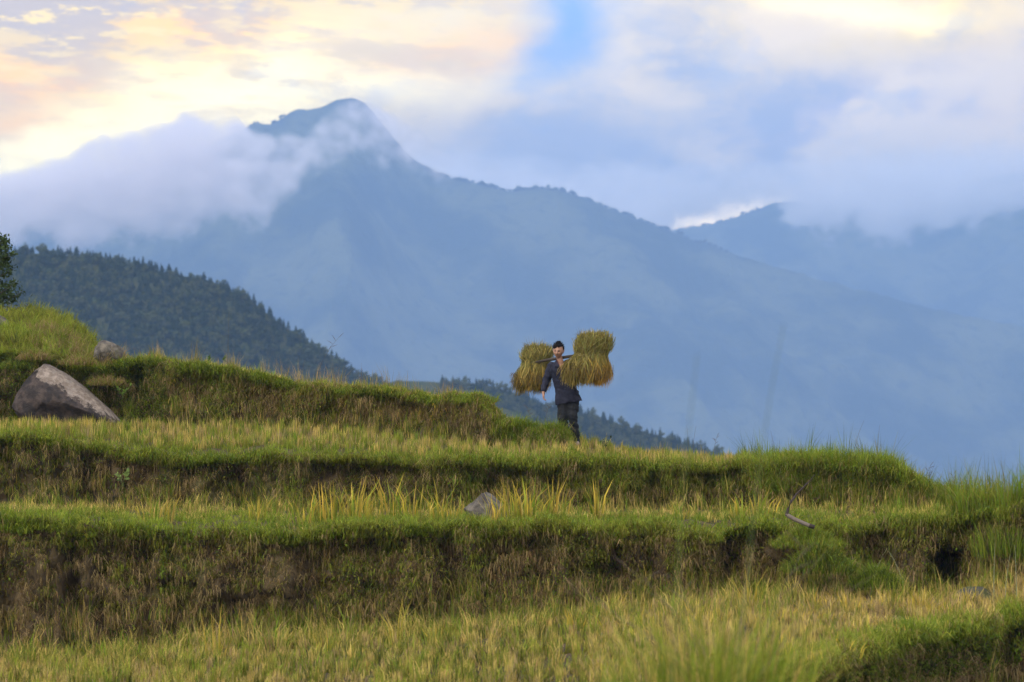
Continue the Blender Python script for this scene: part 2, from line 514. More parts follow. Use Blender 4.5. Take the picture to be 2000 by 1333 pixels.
# conifers that stand out one by one against the sky
ctr_v, ctr_f = trunk_mesh(0.95, 0.022, 0.004, 5, 1, 0)
tree_src = []
for k in range(3):
    q, f, c = crown_mesh('c', 'conifer', 130, 0.10, 90 + k, (0.026, 0.046, 0.024))
    tree_src.append((q, f, c))
shared = {}
LBL = 'dark young conifer rising above the skyline of the wooded hill'
for i, u in enumerate([38, 62, 84, 104, 118, 131, 150, 176, 186, 196, 207, 214, 232, 251, 262, 278, 291, 303, 318, 330, 344, 356, 371,
                       386, 398, 412, 430, 445, 459, 474, 488, 497, 511, 524, 547, 563, 578, 593, 612, 631, 648, 672, 695, 716]):
    k = i % 3
    x = (u - 1000) / F * D_HILL; y = D_HILL + rng.uniform(-1.5, 1.0)
    z = float(hill_z(HILL_A, D_HILL, np.array(x), np.array(y), 5, 0.62))
    h = rng.uniform(2.2, 4.0); w = h * rng.uniform(1.2, 2.0)
    t = empty('pine_tree', (x, y, z - 1.0), (0, 0, rng.random() * 6.28)); t.scale = (w, w, h)
    tag(t, LBL, 'tree', 'conifers along the skyline of the wooded hill')
    if k not in shared:
        a = mesh_np('trunk', ctr_v, ctr_f, M_bark, True, parent=t)
        b = mesh_np('crown', *tree_src[k][:2], M_leaf, False, tree_src[k][2], parent=t)
        shared[k] = (a, b)
    else:
        for s in shared[k]:
            c = s.copy(); link(c); c.parent = t

# ------------------------------------------------------------------ mist clinging to the mountains
def mist(name, Y0, depth, u0, u1, v0, v1, top, bot, stop, sbot, dens, vox, seed, edge_amp, colr, aniso, label, thin=None):
    k = Y0 / F
    mn = ((u0 - 1000) * k, Y0 - depth / 2, (HV - v1) * k); mx_ = ((u1 - 1000) * k, Y0 + depth / 2, (HV - v0) * k)
    m, nt, out = new_mat(name)
    pv = nt.nodes.new('ShaderNodeVolumePrincipled')
    pv.inputs['Color'].default_value = (*colr, 1); pv.inputs['Density'].default_value = dens
    pv.inputs['Anisotropy'].default_value = aniso
    nt.links.new(pv.outputs[0], out.inputs['Volume'])
    me = bpy.data.meshes.new(name); o = link(bpy.data.objects.new(name, me)); me.materials.append(m)
    ng = bpy.data.node_groups.new(name, 'GeometryNodeTree')
    ng.interface.new_socket('Geometry', in_out='INPUT', socket_type='NodeSocketGeometry')
    ng.interface.new_socket('Geometry', in_out='OUTPUT', socket_type='NodeSocketGeometry')
    go = ng.nodes.new('NodeGroupOutput'); vc = ng.nodes.new('GeometryNodeVolumeCube'); sm = ng.nodes.new('GeometryNodeSetMaterial')
    sm.inputs['Material'].default_value = m
    vc.inputs['Min'].default_value = mn; vc.inputs['Max'].default_value = mx_
    for a, i in zip('XYZ', range(3)): vc.inputs['Resolution ' + a].default_value = max(8, int((mx_[i] - mn[i]) / vox))
    pos = ng.nodes.new('GeometryNodeInputPosition').outputs[0]
    x, y, z = xyz(ng, pos)
    U = x * (1 / k) + 1000.0; V = HV - z * (1 / k)
    n1 = noise(ng, vec(ng, x, y * 0.2, z), 1 / (150 * k), 3, 0.5) - 0.5
    n2 = noise(ng, vec(ng, x + 913.0, y * 0.25, z * 1.15 + 77.0), 1 / (58 * k), 8, 0.68) - 0.5
    def curve(tab, e):
        c = ng.nodes.new('ShaderNodeFloatCurve'); cm = c.mapping.curves[0]
        lo, hi = tab[0][0], tab[-1][0]
        pts = [((a - lo) / (hi - lo), (b - 0.0) / 1333.0) for a, b in tab]
        cm.points[0].location = pts[0]; cm.points[1].location = pts[-1]
        for p in pts[1:-1]: cm.points.new(*p)
        for p in cm.points: p.handle_type = 'VECTOR'
        c.mapping.update()
        t = ((e - float(lo)) * (1.0 / (hi - lo))).clamp()
        ng.links.new(t.v, c.inputs['Value'])
        return E(ng, c.outputs[0]) * 1333.0
    U2 = U + n1 * 60.0
    dt = (V - curve(top, U2) + n1 * (edge_amp * 0.7) + n2 * edge_amp) * (1.0 / stop)
    db = (curve(bot, U2) - V + n1 * (edge_amp * 1.6) + n2 * edge_amp * 2.2) * (1.0 / sbot)
    dep = 1.0 - ((y - Y0) * (2.0 / depth))._m('ABSOLUTE')
    side = ((U - float(u0)) * (1 / 60.0)).clamp() * ((float(u1) - U) * (1 / 60.0)).clamp()
    d = dt.clamp() * db.smooth(0.0, 1.0) * (dep * 3.0 + n2 * 2.0).clamp() * side
    d = d * (0.7 + n2 * 2.6).clamp()
    if thin: d = d * curve(thin, U) * (1 / 1000.0) * (0.5 + n2 * 3.0).clamp().mx((float(thin[3][0]) - U) * (1 / 60.0)).mn(1.0)
    ng.links.new(d.v, vc.inputs['Density'])
    ng.links.new(vc.outputs[0], sm.inputs[0]); ng.links.new(sm.outputs[0], go.inputs[0])
    o.modifiers.new('mist', 'NODES').node_group = ng
    return tag(o, label, 'mist', kind='stuff')


mist('mist', 6000, 200, -420, 900, 120, 600,
     [(-420, 430), (-100, 360), (0, 338), (60, 326), (150, 306), (200, 284), (260, 266), (300, 250), (350, 238), (385, 232), (420, 230), (465, 232),
      (500, 262), (540, 272), (590, 270), (620, 250), (650, 222), (690, 200), (725, 202), (770, 222), (840, 268), (900, 310)],
     [(-420, 480), (0, 490), (200, 480), (330, 460), (430, 445), (520, 438), (560, 410), (600, 355), (650, 320), (700, 300), (760, 335), (830, 352), (900, 360)],
     20, 60, 0.032, 3.6, 1, 62, (1.0, 0.97, 0.97), 0.3, 'lavender bank of mist clinging to the peak on the left',
     [(-420, 1000), (0, 1000), (400, 1000), (460, 950), (540, 620), (680, 430), (780, 620), (840, 380), (900, 0)])
mist('mist', 8560, 380, 700, 2700, 212, 560,
     [(700, 290), (800, 280), (1000, 300), (1200, 320), (1500, 310), (1700, 290), (2000, 260), (2700, 250)],
     [(700, 600), (1260, 600), (1320, 440), (1370, 400), (1500, 400), (1560, 440), (1650, 470), (1720, 485), (1800, 470), (1850, 450), (1920, 425), (2000, 410), (2200, 390), (2700, 390)],
     110, 50, 0.016, 6.0, 2, 80, (0.97, 0.98, 1.0), 0.3, 'blue-grey cloud veil hiding the tops of the right-hand range')

# ------------------------------------------------------------------ haze
def box(name, a, b, mat):
    v = np.array([[(a, b)[(i >> k) & 1][k] for k in range(3)] for i in range(8)], float)
    f = np.array([(0, 2, 3, 1), (4, 5, 7, 6), (0, 1, 5, 4), (2, 6, 7, 3), (0, 4, 6, 2), (1, 3, 7, 5)])
    return mesh_np(name, v, f, mat)


HAZE = 1.55e-4
hm, hnt, hout = new_mat('haze')
hv = hnt.nodes.new('ShaderNodeVolumePrincipled')
hv.inputs['Color'].default_value = (0.28, 0.455, 0.75, 1); hv.inputs['Density'].default_value = HAZE
hnt.links.new(hv.outputs[0], hout.inputs['Volume'])
tag(box('haze', (-6500, -400, -422), (6500, 12500, 640), hm), 'blue evening haze filling the valley air', 'haze', kind='stuff')

# ------------------------------------------------------------------ the terraced hillside, one sheet
U = np.concatenate([np.arange(-1000, -130, 40.0), np.arange(-130, 2130, 9.0), np.arange(2130, 3000, 40.0)])
nU = len(U)
CREST = [(-1000, 560), (-100, 600), (0, 610), (60, 608), (120, 612), (150, 632), (175, 665), (195, 697), (230, 706)]
LIP1 = [(-1000, 690), (0, 690), (60, 690), (100, 697), (180, 722), (240, 714), (300, 708), (450, 727), (600, 752), (700, 760), (770, 768), (850, 785),
        (880, 781), (940, 781), (962, 802), (984, 838), (1010, 836), (1060, 842), (1090, 850), (1108, 864), (1125, 866), (1180, 878), (1250, 892), (1400, 902),
        (1500, 906), (1620, 906), (1700, 914), (1760, 934), (1830, 972), (1900, 1002), (2000, 1012), (3000, 1050)]
Y1 = [(-1000, 68), (0, 67), (600, 66), (900, 63.5), (1000, 62), (1100, 61.3), (1130, 64), (1400, 64), (1600, 60), (1850, 57), (2000, 56), (3000, 56)]
BASE1 = [(-1000, 840), (0, 836), (240, 830), (500, 832), (700, 848), (850, 864), (980, 878), (1050, 880), (1095, 876), (1112, 868), (1125, 868), (1180, 880),
         (1250, 894), (1400, 904), (1500, 908), (1620, 908), (1700, 916), (1760, 936), (1830, 974), (1900, 1004), (2000, 1014), (3000, 1052)]
LIP2 = [(-1000, 840), (0, 850), (100, 864), (250, 886), (400, 896), (700, 891), (800, 900), (1000, 906), (1200, 904), (1400, 918), (1500, 912), (1600, 908),
        (1700, 918), (1760, 938), (1830, 974), (1900, 998), (2000, 1012), (3000, 1050)]
Y2 = [(-1000, 58), (0, 57.5), (900, 57), (1600, 56.5), (1850, 55), (2000, 54), (3000, 54)]
BASE2 = [(-1000, 985), (0, 990), (300, 996), (600, 996), (900, 1003), (1200, 993), (1500, 993), (1700, 991), (1830, 994), (1900, 1000), (2000, 1016), (3000, 1052)]
LIP3 = [(-1000, 1000), (0, 1006), (100, 1018), (300, 1038), (500, 1038), (700, 1032), (800, 1024), (1000, 1029), (1200, 1037), (1400, 1039), (1500, 1024), (1560, 1022),
        (1640, 1037), (1720, 1024), (1850, 1018), (1900, 1008), (1950, 1002), (2000, 992), (2200, 965), (3000, 930)]
Y3 = [(-1000, 50.5), (0, 50), (1450, 50), (1560, 50.6), (1700, 50.8), (1850, 50.2), (2000, 49.5), (3000, 49)]
BASE3 = [(-1000, 1300), (0, 1290), (300, 1280), (500, 1255), (800, 1235), (1000, 1210), (1200, 1196), (1400, 1176), (1500, 1166), (1600, 1171), (1800, 1172),
         (1900, 1160), (2000, 1146), (3000, 1110)]
Y4 = [(-1000, 42), (0, 41.5), (1000, 38), (1300, 35.6), (1450, 36.2), (1550, 37.5), (1700, 40.2), (1850, 44.0), (2000, 46.4), (2200, 47.5), (3000, 47.5)]
LIP4 = [(-1000, 1352), (0, 1352), (1000, 1350), (1300, 1348), (1450, 1345), (1500, 1332), (1600, 1305), (1700, 1275), (1850, 1232), (2000, 1202), (2200, 1190), (3000, 1180)]


def wob(seed, a, s): return fbm(U / s, seed * 3.3, 4, seed) * a


def yz(vt, yt, sv=0, av=0.0, ay=0.0):
    y = lerpt(yt, U) if not np.isscalar(yt) else np.full(nU, float(yt))
    v = lerpt(vt, U) if not np.isscalar(vt) else np.full(nU, float(vt))
    if av: v = v + wob(sv, av * 1.5, 75.0) + wob(sv + 4, av * 0.9, 24.0)
    if ay: y = y + wob(sv + 9, ay * 1.8, 90.0) + wob(sv + 13, ay * 0.8, 28.0)
    return np.stack([y, (HV - v) / F * y], 1)


p_l4 = yz(LIP4, Y4, 1, 6, 0.4)
p_b4 = p_l4 + np.stack([np.full(nU, -0.30), -0.95 + 0 * U], 1)
p_l3 = yz(LIP3, Y3, 2, 8, 0.30)
b3 = yz(BASE3, 49.4, 3, 5, 0.0); p_b3 = np.stack([p_l3[:, 0] - 0.35, b3[:, 1]], 1)
p_l2 = yz(LIP2, Y2, 4, 7, 0.30)
b2 = yz(BASE2, 56.5, 5, 4, 0.0); p_b2 = np.stack([p_l2[:, 0] - 0.32, b2[:, 1]], 1)
p_l1 = yz(LIP1, Y1, 6, 5, 0.18)
bank1 = np.clip((1128 - U) / 24, 0, 1)
b1 = yz(BASE1, Y1, 7, 3, 0.0); p_b1 = np.stack([p_l1[:, 0] - 0.05 - 0.28 * bank1, b1[:, 1]], 1)
crest_y = np.where(U < 210, 71.0, p_l1[:, 0] + 4.5)
cz_l = (HV - lerpt(CREST, U)) / F * 71.0 + fbm(U / 40.0, 1.0, 3, 61) * 0.05
fade = np.clip((U - 185) / 50, 0, 1)
crest_z = cz_l * (1 - fade) + (p_l1[:, 1] - 0.02 - 0.25 * np.clip((U - 1110) / 40, 0, 1)) * fade
p_cr = np.stack([crest_y, crest_z], 1)
p_far = np.stack([np.full(nU, 100.0), np.minimum(crest_z - 6.0, -6)], 1)
one = lambda y, z: np.stack([np.full(nU, float(y)), np.full(nU, float(z))], 1)
near = np.minimum(p_b4[:, 0] - 3.0, 33.0)
CTRL = [one(-60, -3.0), one(0, -1.6), one(14, -1.45), one(24, -2.12), np.stack([near, p_b4[:, 1] - 0.2], 1),
        p_b4, p_l4, p_b3, p_l3, p_b2, p_l2, p_b1, p_l1, p_cr, p_far, one(260, -75), one(600, -260), one(5200, -330)]
SUB = [3, 6, 8, 8, 5, 16, 46, 40, 26, 30, 30, 28, 22, 6, 8, 6, 8]
ZN = ['back', 'near', 'near', 'near', 'ditch', 'face4', 'terr4', 'face3', 'terr3', 'face2', 'terr2', 'face1', 'top', 'drop', 'valley', 'valley', 'valley']
rows, zone = [], {}
for i, s in enumerate(SUB):
    zone[ZN[i]] = (len(rows), len(rows) + s)
    for k in range(s):
        t = k / s
        rows.append(CTRL[i] * (1 - t) + CTRL[i + 1] * t)
rows.append(CTRL[-1])
G = np.array(rows)                                        # rows, columns, (y, z)
GX = (U[None, :] - 1000) / F * np.maximum(G[:, :, 0], 12.0)
GX[G[:, :, 0] > 100] *= 1.0
GP = np.stack([GX, G[:, :, 0], G[:, :, 1]], -1)
for nm in ('face4', 'face3', 'face2', 'face1'):          # lumpy, streaked, slightly undercut banks
    a, b = zone[nm]
    for r in range(a, b + 1):
        t = (r - a) / (b - a)
        x, z = GP[r, :, 0], GP[r, :, 2]
        w = math.sin(math.pi * min(1, t * 1.0)) ** 0.6
        k = bank1 if nm == 'face1' else 1.0
        d = fbm(x / 0.6, z / 0.5, 4, 31) * 0.38 + fbm(x / 0.16, z / 0.34, 3, 37) * 0.16
        d = d + 0.42 * math.exp(-((t - 0.80) / 0.13) ** 2) * np.clip(fbm(x / 0.55, 2.0, 3, 59) + 0.15, 0, 1)      # hollows under the turf
        GP[r, :, 1] += k * (w * (d + 0.10) - 0.10 * math.exp(-((t - 1) / 0.12) ** 2))
a, b = zone['face3']                                      # hollow under the right-hand bank, dark cleft beside the branch
for r in range(a, b + 1):
    v = HV - GP[r, :, 2] / GP[r, :, 1] * F
    GP[r, :, 1] += 1.5 * np.exp(-((U - 1858) / 36) ** 4 - ((v - 1126) / 46) ** 4) + 0.5 * np.exp(-((U - 1425) / 26) ** 4 - ((v - 1105) / 50) ** 4)
    GP[r, :, 1] -= 0.9 * np.exp(-((U - 1610) / 70) ** 2) * np.clip((v - 1035) / 110, 0, 1)      # slumped earth
for nm, am in (('terr4', 0.05), ('terr3', 0.05), ('terr2', 0.04), ('top', 0.08)):
    a, b = zone[nm]
    for r in range(a, b):
        t = (r - a) / (b - a)
        GP[r, :, 2] += am * math.sin(math.pi * t) ** 0.5 * fbm(GP[r, :, 0] / 0.5, GP[r, :, 1] / 0.8, 4, 43)


def earth_color(nt):
    g = nt.nodes.new('ShaderNodeNewGeometry')
    x, y, z = xyz(nt, g.outputs['Position'])
    n1 = noise(nt, g.outputs['Position'], 1.6, 5, 0.6)
    n2 = noise(nt, vec(nt, x * 9.0, y * 9.0, z * 4.0), 1.0, 5, 0.65)
    c = mixc(nt, n1.smooth(0.38, 0.62), (0.064, 0.047, 0.023), (0.105, 0.075, 0.037))
    c = mixc(nt, n2.smooth(0.45, 0.7), c, (0.024, 0.018, 0.010))
    n3 = noise(nt, g.outputs['Position'], 0.8, 4, 0.6)
    return mixc(nt, n3.smooth(0.52, 0.66) * 0.7, c, (0.055, 0.055, 0.015))


M_earth = bsdf_mat('terrace earth', earth_color, 0.95, 0.1,
                   lambda nt: (noise(nt, (lambda g: g.outputs['Position'])(nt.nodes.new('ShaderNodeNewGeometry')), 14, 6, 0.65), 0.9, 0.05))
tag(mesh_np('terraced_ground', GP.reshape(-1, 3), grid_faces(*GP.shape[:2]), M_earth, True), kind='structure')
xs = np.linspace(-6400, 6400, 30); ys = np.linspace(-350, 12300, 40)
X, Y = np.meshgrid(xs, ys); Z = -345 + 0 * X + fbm(X / 900, Y / 900, 3, 3) * 8
Z = np.where(Y < 400, np.minimum(Z, -345), Z)
tag(mesh_np('valley_floor', np.stack([X, Y, Z], -1).reshape(-1, 3), grid_faces(40, 30), M_hill, True), kind='structure')


def surf(u, r):
    """points of the sheet at photograph column u and row number r (arrays)"""
    fu = np.interp(u, U, np.arange(nU)); iu = np.clip(fu.astype(int), 0, nU - 2); a = (fu - iu)[:, None]
    ir = np.clip(r.astype(int), 0, GP.shape[0] - 2); b = (r - ir)[:, None]
    return (GP[ir, iu] * (1 - a) + GP[ir, iu + 1] * a) * (1 - b) + (GP[ir + 1, iu] * (1 - a) + GP[ir + 1, iu + 1] * a) * b


def scat(nm, n, u0=-130, u1=2130, t0=0.0, t1=1.0, power=1.0, r=rng):
    """n random points of a zone; t runs from its near edge (0) to its far edge (1)"""
    a, b = zone[nm]
    u = r.uniform(u0, u1, n); t = t0 + (t1 - t0) * r.random(n) ** power
    return u, t, surf(u, a + t * (b - a))


# ------------------------------------------------------------------ grass
def blades(p, L, w, azi, bend, c0, c1, up=None):
    """ribbons of two segments: returns verts, quads, tris, colours"""
    n = len(p)
    L = np.broadcast_to(L, n)[:, None]; w = np.broadcast_to(w, n)[:, None]; bend = np.broadcast_to(bend, n)[:, None]
    d = np.stack([np.cos(azi), np.sin(azi), 0 * azi], 1)
    upv = np.array([[0, 0, 1.0]])
    ta = azi + rng.normal(1.57, 0.7, n)
    wv = np.stack([np.cos(ta), np.sin(ta), 0 * ta], 1) * w * 0.5
    a0, a1 = bend * 0.42, bend * 1.25
    m = p + L * 0.52 * (np.cos(a0) * upv + np.sin(a0) * d)
    t = m + L * 0.48 * (np.cos(a1) * upv + np.sin(a1) * d)
    V = np.stack([p - wv, p + wv, m - wv * 0.85, m + wv * 0.85, t], 1).reshape(-1, 3)
    b = (np.arange(n) * 5)[:, None]
    q = b + np.array([[0, 1, 3, 2]]); tr = b + np.array([[2, 3, 4]])
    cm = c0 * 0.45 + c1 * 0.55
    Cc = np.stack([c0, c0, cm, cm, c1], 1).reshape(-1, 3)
    return V, q, tr, Cc


def clump(p, k, r):
    """draw points together into tufts: returns shifted points and, per point, its tuft number"""
    n = len(p); m = max(1, n // k)
    o = np.argsort(np.floor(p[:, 0] / 0.10) * 1e4 + p[:, 2])      # neighbours share a tuft
    ci = rng.choice(n, m, replace=False)
    j = rng.integers(0, m, n)
    return p[ci][j] + rng.normal(0, 1, (n, 3)) * np.array([[r, r, 0.0]]), j, m


class Grass:
    def __init__(s): s.V, s.Q, s.T, s.C, s.n = [], [], [], [], 0
    def add(s, *a, **k):
        V, q, t, c = blades(*a, **k)
        s.V.append(V); s.Q.append(q + s.n); s.T.append(t + s.n); s.C.append(c); s.n += len(V)
        return s
    def leaves(s, p, size, cols, r=rng):
        """small flat leaves, any way up"""
        n = len(p)
        t1 = r.normal(size=(n, 3)); t1 /= np.linalg.norm(t1, axis=1, keepdims=True)
        t2 = np.cross(t1, r.normal(size=(n, 3))); t2 /= np.linalg.norm(t2, axis=1, keepdims=True)
        z = np.broadcast_to(size, n)[:, None]
        V = np.stack([p, p + t1 * z * 0.5 + t2 * z * 0.28, p + t1 * z, p + t1 * z * 0.5 - t2 * z * 0.28], 1).reshape(-1, 3)
        s.V.append(V); s.Q.append((np.arange(n) * 4)[:, None] + np.arange(4)[None] + s.n); s.C.append(np.repeat(cols, 4, 0)); s.n += len(V)
        return s
    def build(s, name, label=None, mat=None, parent=None, cat=None):
        f = [np.concatenate(s.Q)] if s.Q else []
        if s.T: f.append(np.concatenate(s.T))
        o = mesh_np(name, np.concatenate(s.V), f, mat or M_leaf, False, np.concatenate(s.C), parent)
        if label: tag(o, label, cat or 'grass', kind='stuff')
        return o


PAL = dict(green=(0.128, 0.185, 0.017), lime=(0.215, 0.248, 0.028), olive=(0.185, 0.175, 0.028), dark=(0.062, 0.080, 0.015),
           straw=(0.45, 0.34, 0.09), tan=(0.32, 0.235, 0.095), gold=(0.50, 0.36, 0.05), brown=(0.185, 0.122, 0.050), dead=(0.285, 0.205, 0.092))
PAL = {k: np.array(v) for k, v in PAL.items()}


def pick(n, names, w, patch=None, jit=0.28):
    """a colour for each blade; patch (-1..1) shifts the choice along the list"""
    w = np.array(w, float); cum = np.cumsum(w) / w.sum()
    q = rng.random(n)
    if patch is not None: q = np.clip(q * 0.62 + 0.19 + patch * 0.30, 0, 0.9999)
    i = np.searchsorted(cum, q)
    c = np.array([PAL[k] for k in names])[np.minimum(i, len(names) - 1)]
    return c * rng.uniform(1 - jit, 1 + jit, (n, 1)) * rng.uniform(0.94, 1.06, (n, 3))


def patch(p, s, seed): return fbm(p[:, 0] / s, p[:, 1] / s + p[:, 2] / s, 3, seed)


TAU = 6.2832
ANY = lambda n: rng.random(n) * TAU
OUT = lambda n, s=0.7: rng.normal(-1.5708, s, n)        # towards the open side of a bank


def turf(g, zn, n, Lr, names, w, u0=-130, u1=2130, t0=0, t1=1, seed=1, width=0.007, bend=(0.2, 1.3), az=None, tip=1.25, power=1.0, sink=0.01, ps=1.1):
    u, t, p = scat(zn, n, u0, u1, t0, t1, power)
    p[:, 2] -= sink
    p, j, m = clump(p, 22, 0.045)
    pt = patch(p, ps, seed)
    c = pick(n, names, w, pt) * rng.uniform(0.7, 1.3, (m, 1))[j]
    L = rng.uniform(*Lr, n) * (1 + 0.45 * patch(p, 0.5, seed + 3)) * rng.uniform(0.65, 1.35, m)[j]
    L = np.maximum(L, 0.02)
    a = (az or ANY)(m)[j] + rng.normal(0, 0.8, n)
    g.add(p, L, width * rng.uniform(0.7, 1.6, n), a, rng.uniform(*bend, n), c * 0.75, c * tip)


def drape(u, seed): return np.clip(0.30 + 0.75 * fbm(u / 110.0, seed * 1.7, 3, seed) + 0.45 * fbm(u / 30.0, seed, 2, seed + 8), 0.03, 1.0)


def hang(g, zn, n, names, w, u0=-130, u1=2130, t0=0.0, t1=1.0, seed=1, Lr=(0.08, 0.22), width=0.007, bend=(1.0, 2.3), power=1.0, ps=0.5, over=None):
    u, t, p = scat(zn, n, u0, u1, t0, t1, power)
    if over is not None:                                  # only where the turf hangs down over the face
        k = t > 1 - drape(u, over); p = p[k]; n = len(p)
    p[:, 1] += 0.02
    m = max(1, n // 14); ci = rng.choice(n, m, replace=False); j = rng.integers(0, m, n)
    p = p[ci][j] + rng.normal(0, 1, (n, 3)) * np.array([[0.035, 0.02, 0.03]])
    c = pick(n, names, w, patch(p, ps, seed)) * rng.uniform(0.6, 1.35, (m, 1))[j]
    g.add(p, rng.uniform(*Lr, n) * rng.uniform(0.7, 1.3, m)[j], width * rng.uniform(0.7, 1.6, n), OUT(m, 0.6)[j] + rng.normal(0, 0.35, n),
          rng.uniform(*bend, n), c * 0.85, c * 1.1)


def weeds(g, zn, n, names, w, u0=-130, u1=2130, t0=0.0, t1=1.0, seed=1, size=(0.02, 0.05), off=0.10, thr=None):
    u, t, p = scat(zn, n, u0, u1, t0, t1)
    if thr is not None:
        k = patch(p, 0.45, seed) > thr; p = p[k]
    p[:, 1] -= rng.random(len(p)) * off; p[:, 2] += rng.normal(0, 0.02, len(p))
    g.leaves(p, rng.uniform(*size, len(p)), pick(len(p), names, w, patch(p, 0.5, seed)))


def cut_rows(g, zn, n, per, Lr, names, w, u0=-130, u1=2130, t0=0.0, t1=1.0, step=0.23):
    """cut rice plants standing in planted rows"""
    u, t, p = scat(zn, n * 3, u0, u1, t0, t1)
    key = np.round(p[:, 0] / step) * 1000 + np.round((p[:, 1] + p[:, 0] * 0.25) / step)
    _, i = np.unique(key, return_index=True); p = p[rng.permutation(i)[:n]]
    gx, gy = np.round(p[:, 0] / step) * step, np.round((p[:, 1] + p[:, 0] * 0.25) / step) * step - p[:, 0] * 0.25
    p[:, 0] += (gx - p[:, 0]) * 0.75
    m = len(p); j = np.repeat(np.arange(m), per); k = len(j)
    q = p[j] + rng.normal(0, 1, (k, 3)) * np.array([[0.028, 0.028, 0.0]])
    c = pick(m, names, w)[j] * rng.uniform(0.8, 1.2, (k, 1))
    g.add(q, (rng.uniform(*Lr, m))[j] * rng.uniform(0.8, 1.15, k), 0.010 * rng.uniform(0.7, 1.3, k), ANY(k), rng.uniform(0.0, 0.35, k), c * 0.7, c * 1.15)


# near slope under the camera, seen only from the side
g = Grass()
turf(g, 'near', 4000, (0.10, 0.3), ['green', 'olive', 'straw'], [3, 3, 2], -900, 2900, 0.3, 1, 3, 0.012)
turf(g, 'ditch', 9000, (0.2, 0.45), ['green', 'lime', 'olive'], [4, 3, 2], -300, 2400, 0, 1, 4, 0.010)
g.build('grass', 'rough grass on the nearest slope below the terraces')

# lowest field: rice stubble and regrowth
g = Grass()
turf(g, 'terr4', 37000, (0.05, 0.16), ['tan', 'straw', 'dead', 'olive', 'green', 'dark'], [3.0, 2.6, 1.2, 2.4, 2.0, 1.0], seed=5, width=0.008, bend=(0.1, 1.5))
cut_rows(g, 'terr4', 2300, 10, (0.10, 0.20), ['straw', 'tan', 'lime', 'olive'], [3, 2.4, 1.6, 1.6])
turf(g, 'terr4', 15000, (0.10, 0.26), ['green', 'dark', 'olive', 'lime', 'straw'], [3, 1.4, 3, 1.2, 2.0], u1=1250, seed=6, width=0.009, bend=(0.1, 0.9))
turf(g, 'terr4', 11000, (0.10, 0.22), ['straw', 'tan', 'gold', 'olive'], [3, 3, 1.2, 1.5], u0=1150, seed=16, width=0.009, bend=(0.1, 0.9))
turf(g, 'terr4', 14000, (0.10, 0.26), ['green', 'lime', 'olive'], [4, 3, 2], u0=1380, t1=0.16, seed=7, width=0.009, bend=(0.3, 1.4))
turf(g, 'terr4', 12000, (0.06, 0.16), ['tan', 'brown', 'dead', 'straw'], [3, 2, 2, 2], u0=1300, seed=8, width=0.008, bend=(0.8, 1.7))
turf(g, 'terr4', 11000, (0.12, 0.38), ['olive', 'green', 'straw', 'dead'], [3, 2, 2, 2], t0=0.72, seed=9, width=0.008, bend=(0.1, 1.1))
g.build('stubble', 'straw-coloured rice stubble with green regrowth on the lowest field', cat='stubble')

def bank(zn, seed, nlip, nhang, nweed, u0=-130, u1=2130, lipL=(0.08, 0.2), dry=([3.2, 2.2, 2.2, 1.6, 0.8]), cover=1.0):
    g = Grass()
    turf(g, zn, nlip, lipL, ['green', 'lime', 'olive', 'dark'], [4, 3, 2.2, 0.8], u0, u1, 0.90, 1.0, seed, 0.008, (0.5, 2.1), OUT, 1.25, 1.0)
    turf(g, zn, nlip // 3, (0.12, 0.26), ['green', 'olive', 'dead'], [3, 3, 1.5], u0, u1, 0.80, 0.97, seed + 1, 0.008, (1.2, 2.4), OUT, 1.1, 1.0)
    hang(g, zn, int(nhang * 0.8), ['brown', 'dead', 'olive', 'dark', 'green'], dry, u0, u1, 0.0, 0.9, seed + 2, width=0.008)
    hang(g, zn, nhang // 4, ['dead', 'tan', 'brown'], [3, 1.5, 2.5], u0, u1, 0.1, 0.9, seed + 3, (0.15, 0.42), 0.006, (1.4, 2.7))
    hang(g, zn, int(nhang * 1.1 * cover), ['green', 'lime', 'olive', 'dark'], [3, 1.6, 3, 2], u0, u1, 0.0, 1.0, seed + 6, (0.08, 0.24), 0.008, over=seed)
    weeds(g, zn, nweed, ['dark', 'olive', 'green', 'dark'], [4, 2, 1.4, 2], u0, u1, 0.0, 0.95, seed + 4, (0.02, 0.055), 0.10, 0.12)
    turf(g, zn, nhang // 5, (0.10, 0.34), ['olive', 'green', 'straw', 'dead'], [3, 2, 1.6, 2], u0, u1, 0.0, 0.30, seed + 5, 0.008, (0.1, 0.9), OUT)
    return g


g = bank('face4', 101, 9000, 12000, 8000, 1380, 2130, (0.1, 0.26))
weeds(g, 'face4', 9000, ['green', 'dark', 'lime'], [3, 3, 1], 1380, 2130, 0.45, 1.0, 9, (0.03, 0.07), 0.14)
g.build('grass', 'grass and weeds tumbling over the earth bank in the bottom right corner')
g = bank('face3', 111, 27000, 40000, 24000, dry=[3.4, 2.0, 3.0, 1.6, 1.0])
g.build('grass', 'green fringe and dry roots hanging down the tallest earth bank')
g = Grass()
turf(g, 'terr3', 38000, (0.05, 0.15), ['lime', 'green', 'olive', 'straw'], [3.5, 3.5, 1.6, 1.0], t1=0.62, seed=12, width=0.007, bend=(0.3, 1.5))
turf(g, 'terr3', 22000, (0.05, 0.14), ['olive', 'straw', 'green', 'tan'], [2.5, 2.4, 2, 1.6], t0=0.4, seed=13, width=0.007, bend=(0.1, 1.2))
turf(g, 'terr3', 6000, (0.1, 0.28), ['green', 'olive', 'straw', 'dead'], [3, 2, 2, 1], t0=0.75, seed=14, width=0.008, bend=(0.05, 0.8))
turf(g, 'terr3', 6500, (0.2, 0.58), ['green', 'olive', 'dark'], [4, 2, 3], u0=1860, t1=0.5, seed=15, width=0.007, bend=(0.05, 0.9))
g.build('grass', 'bright short grass on the narrow field above the tallest bank')
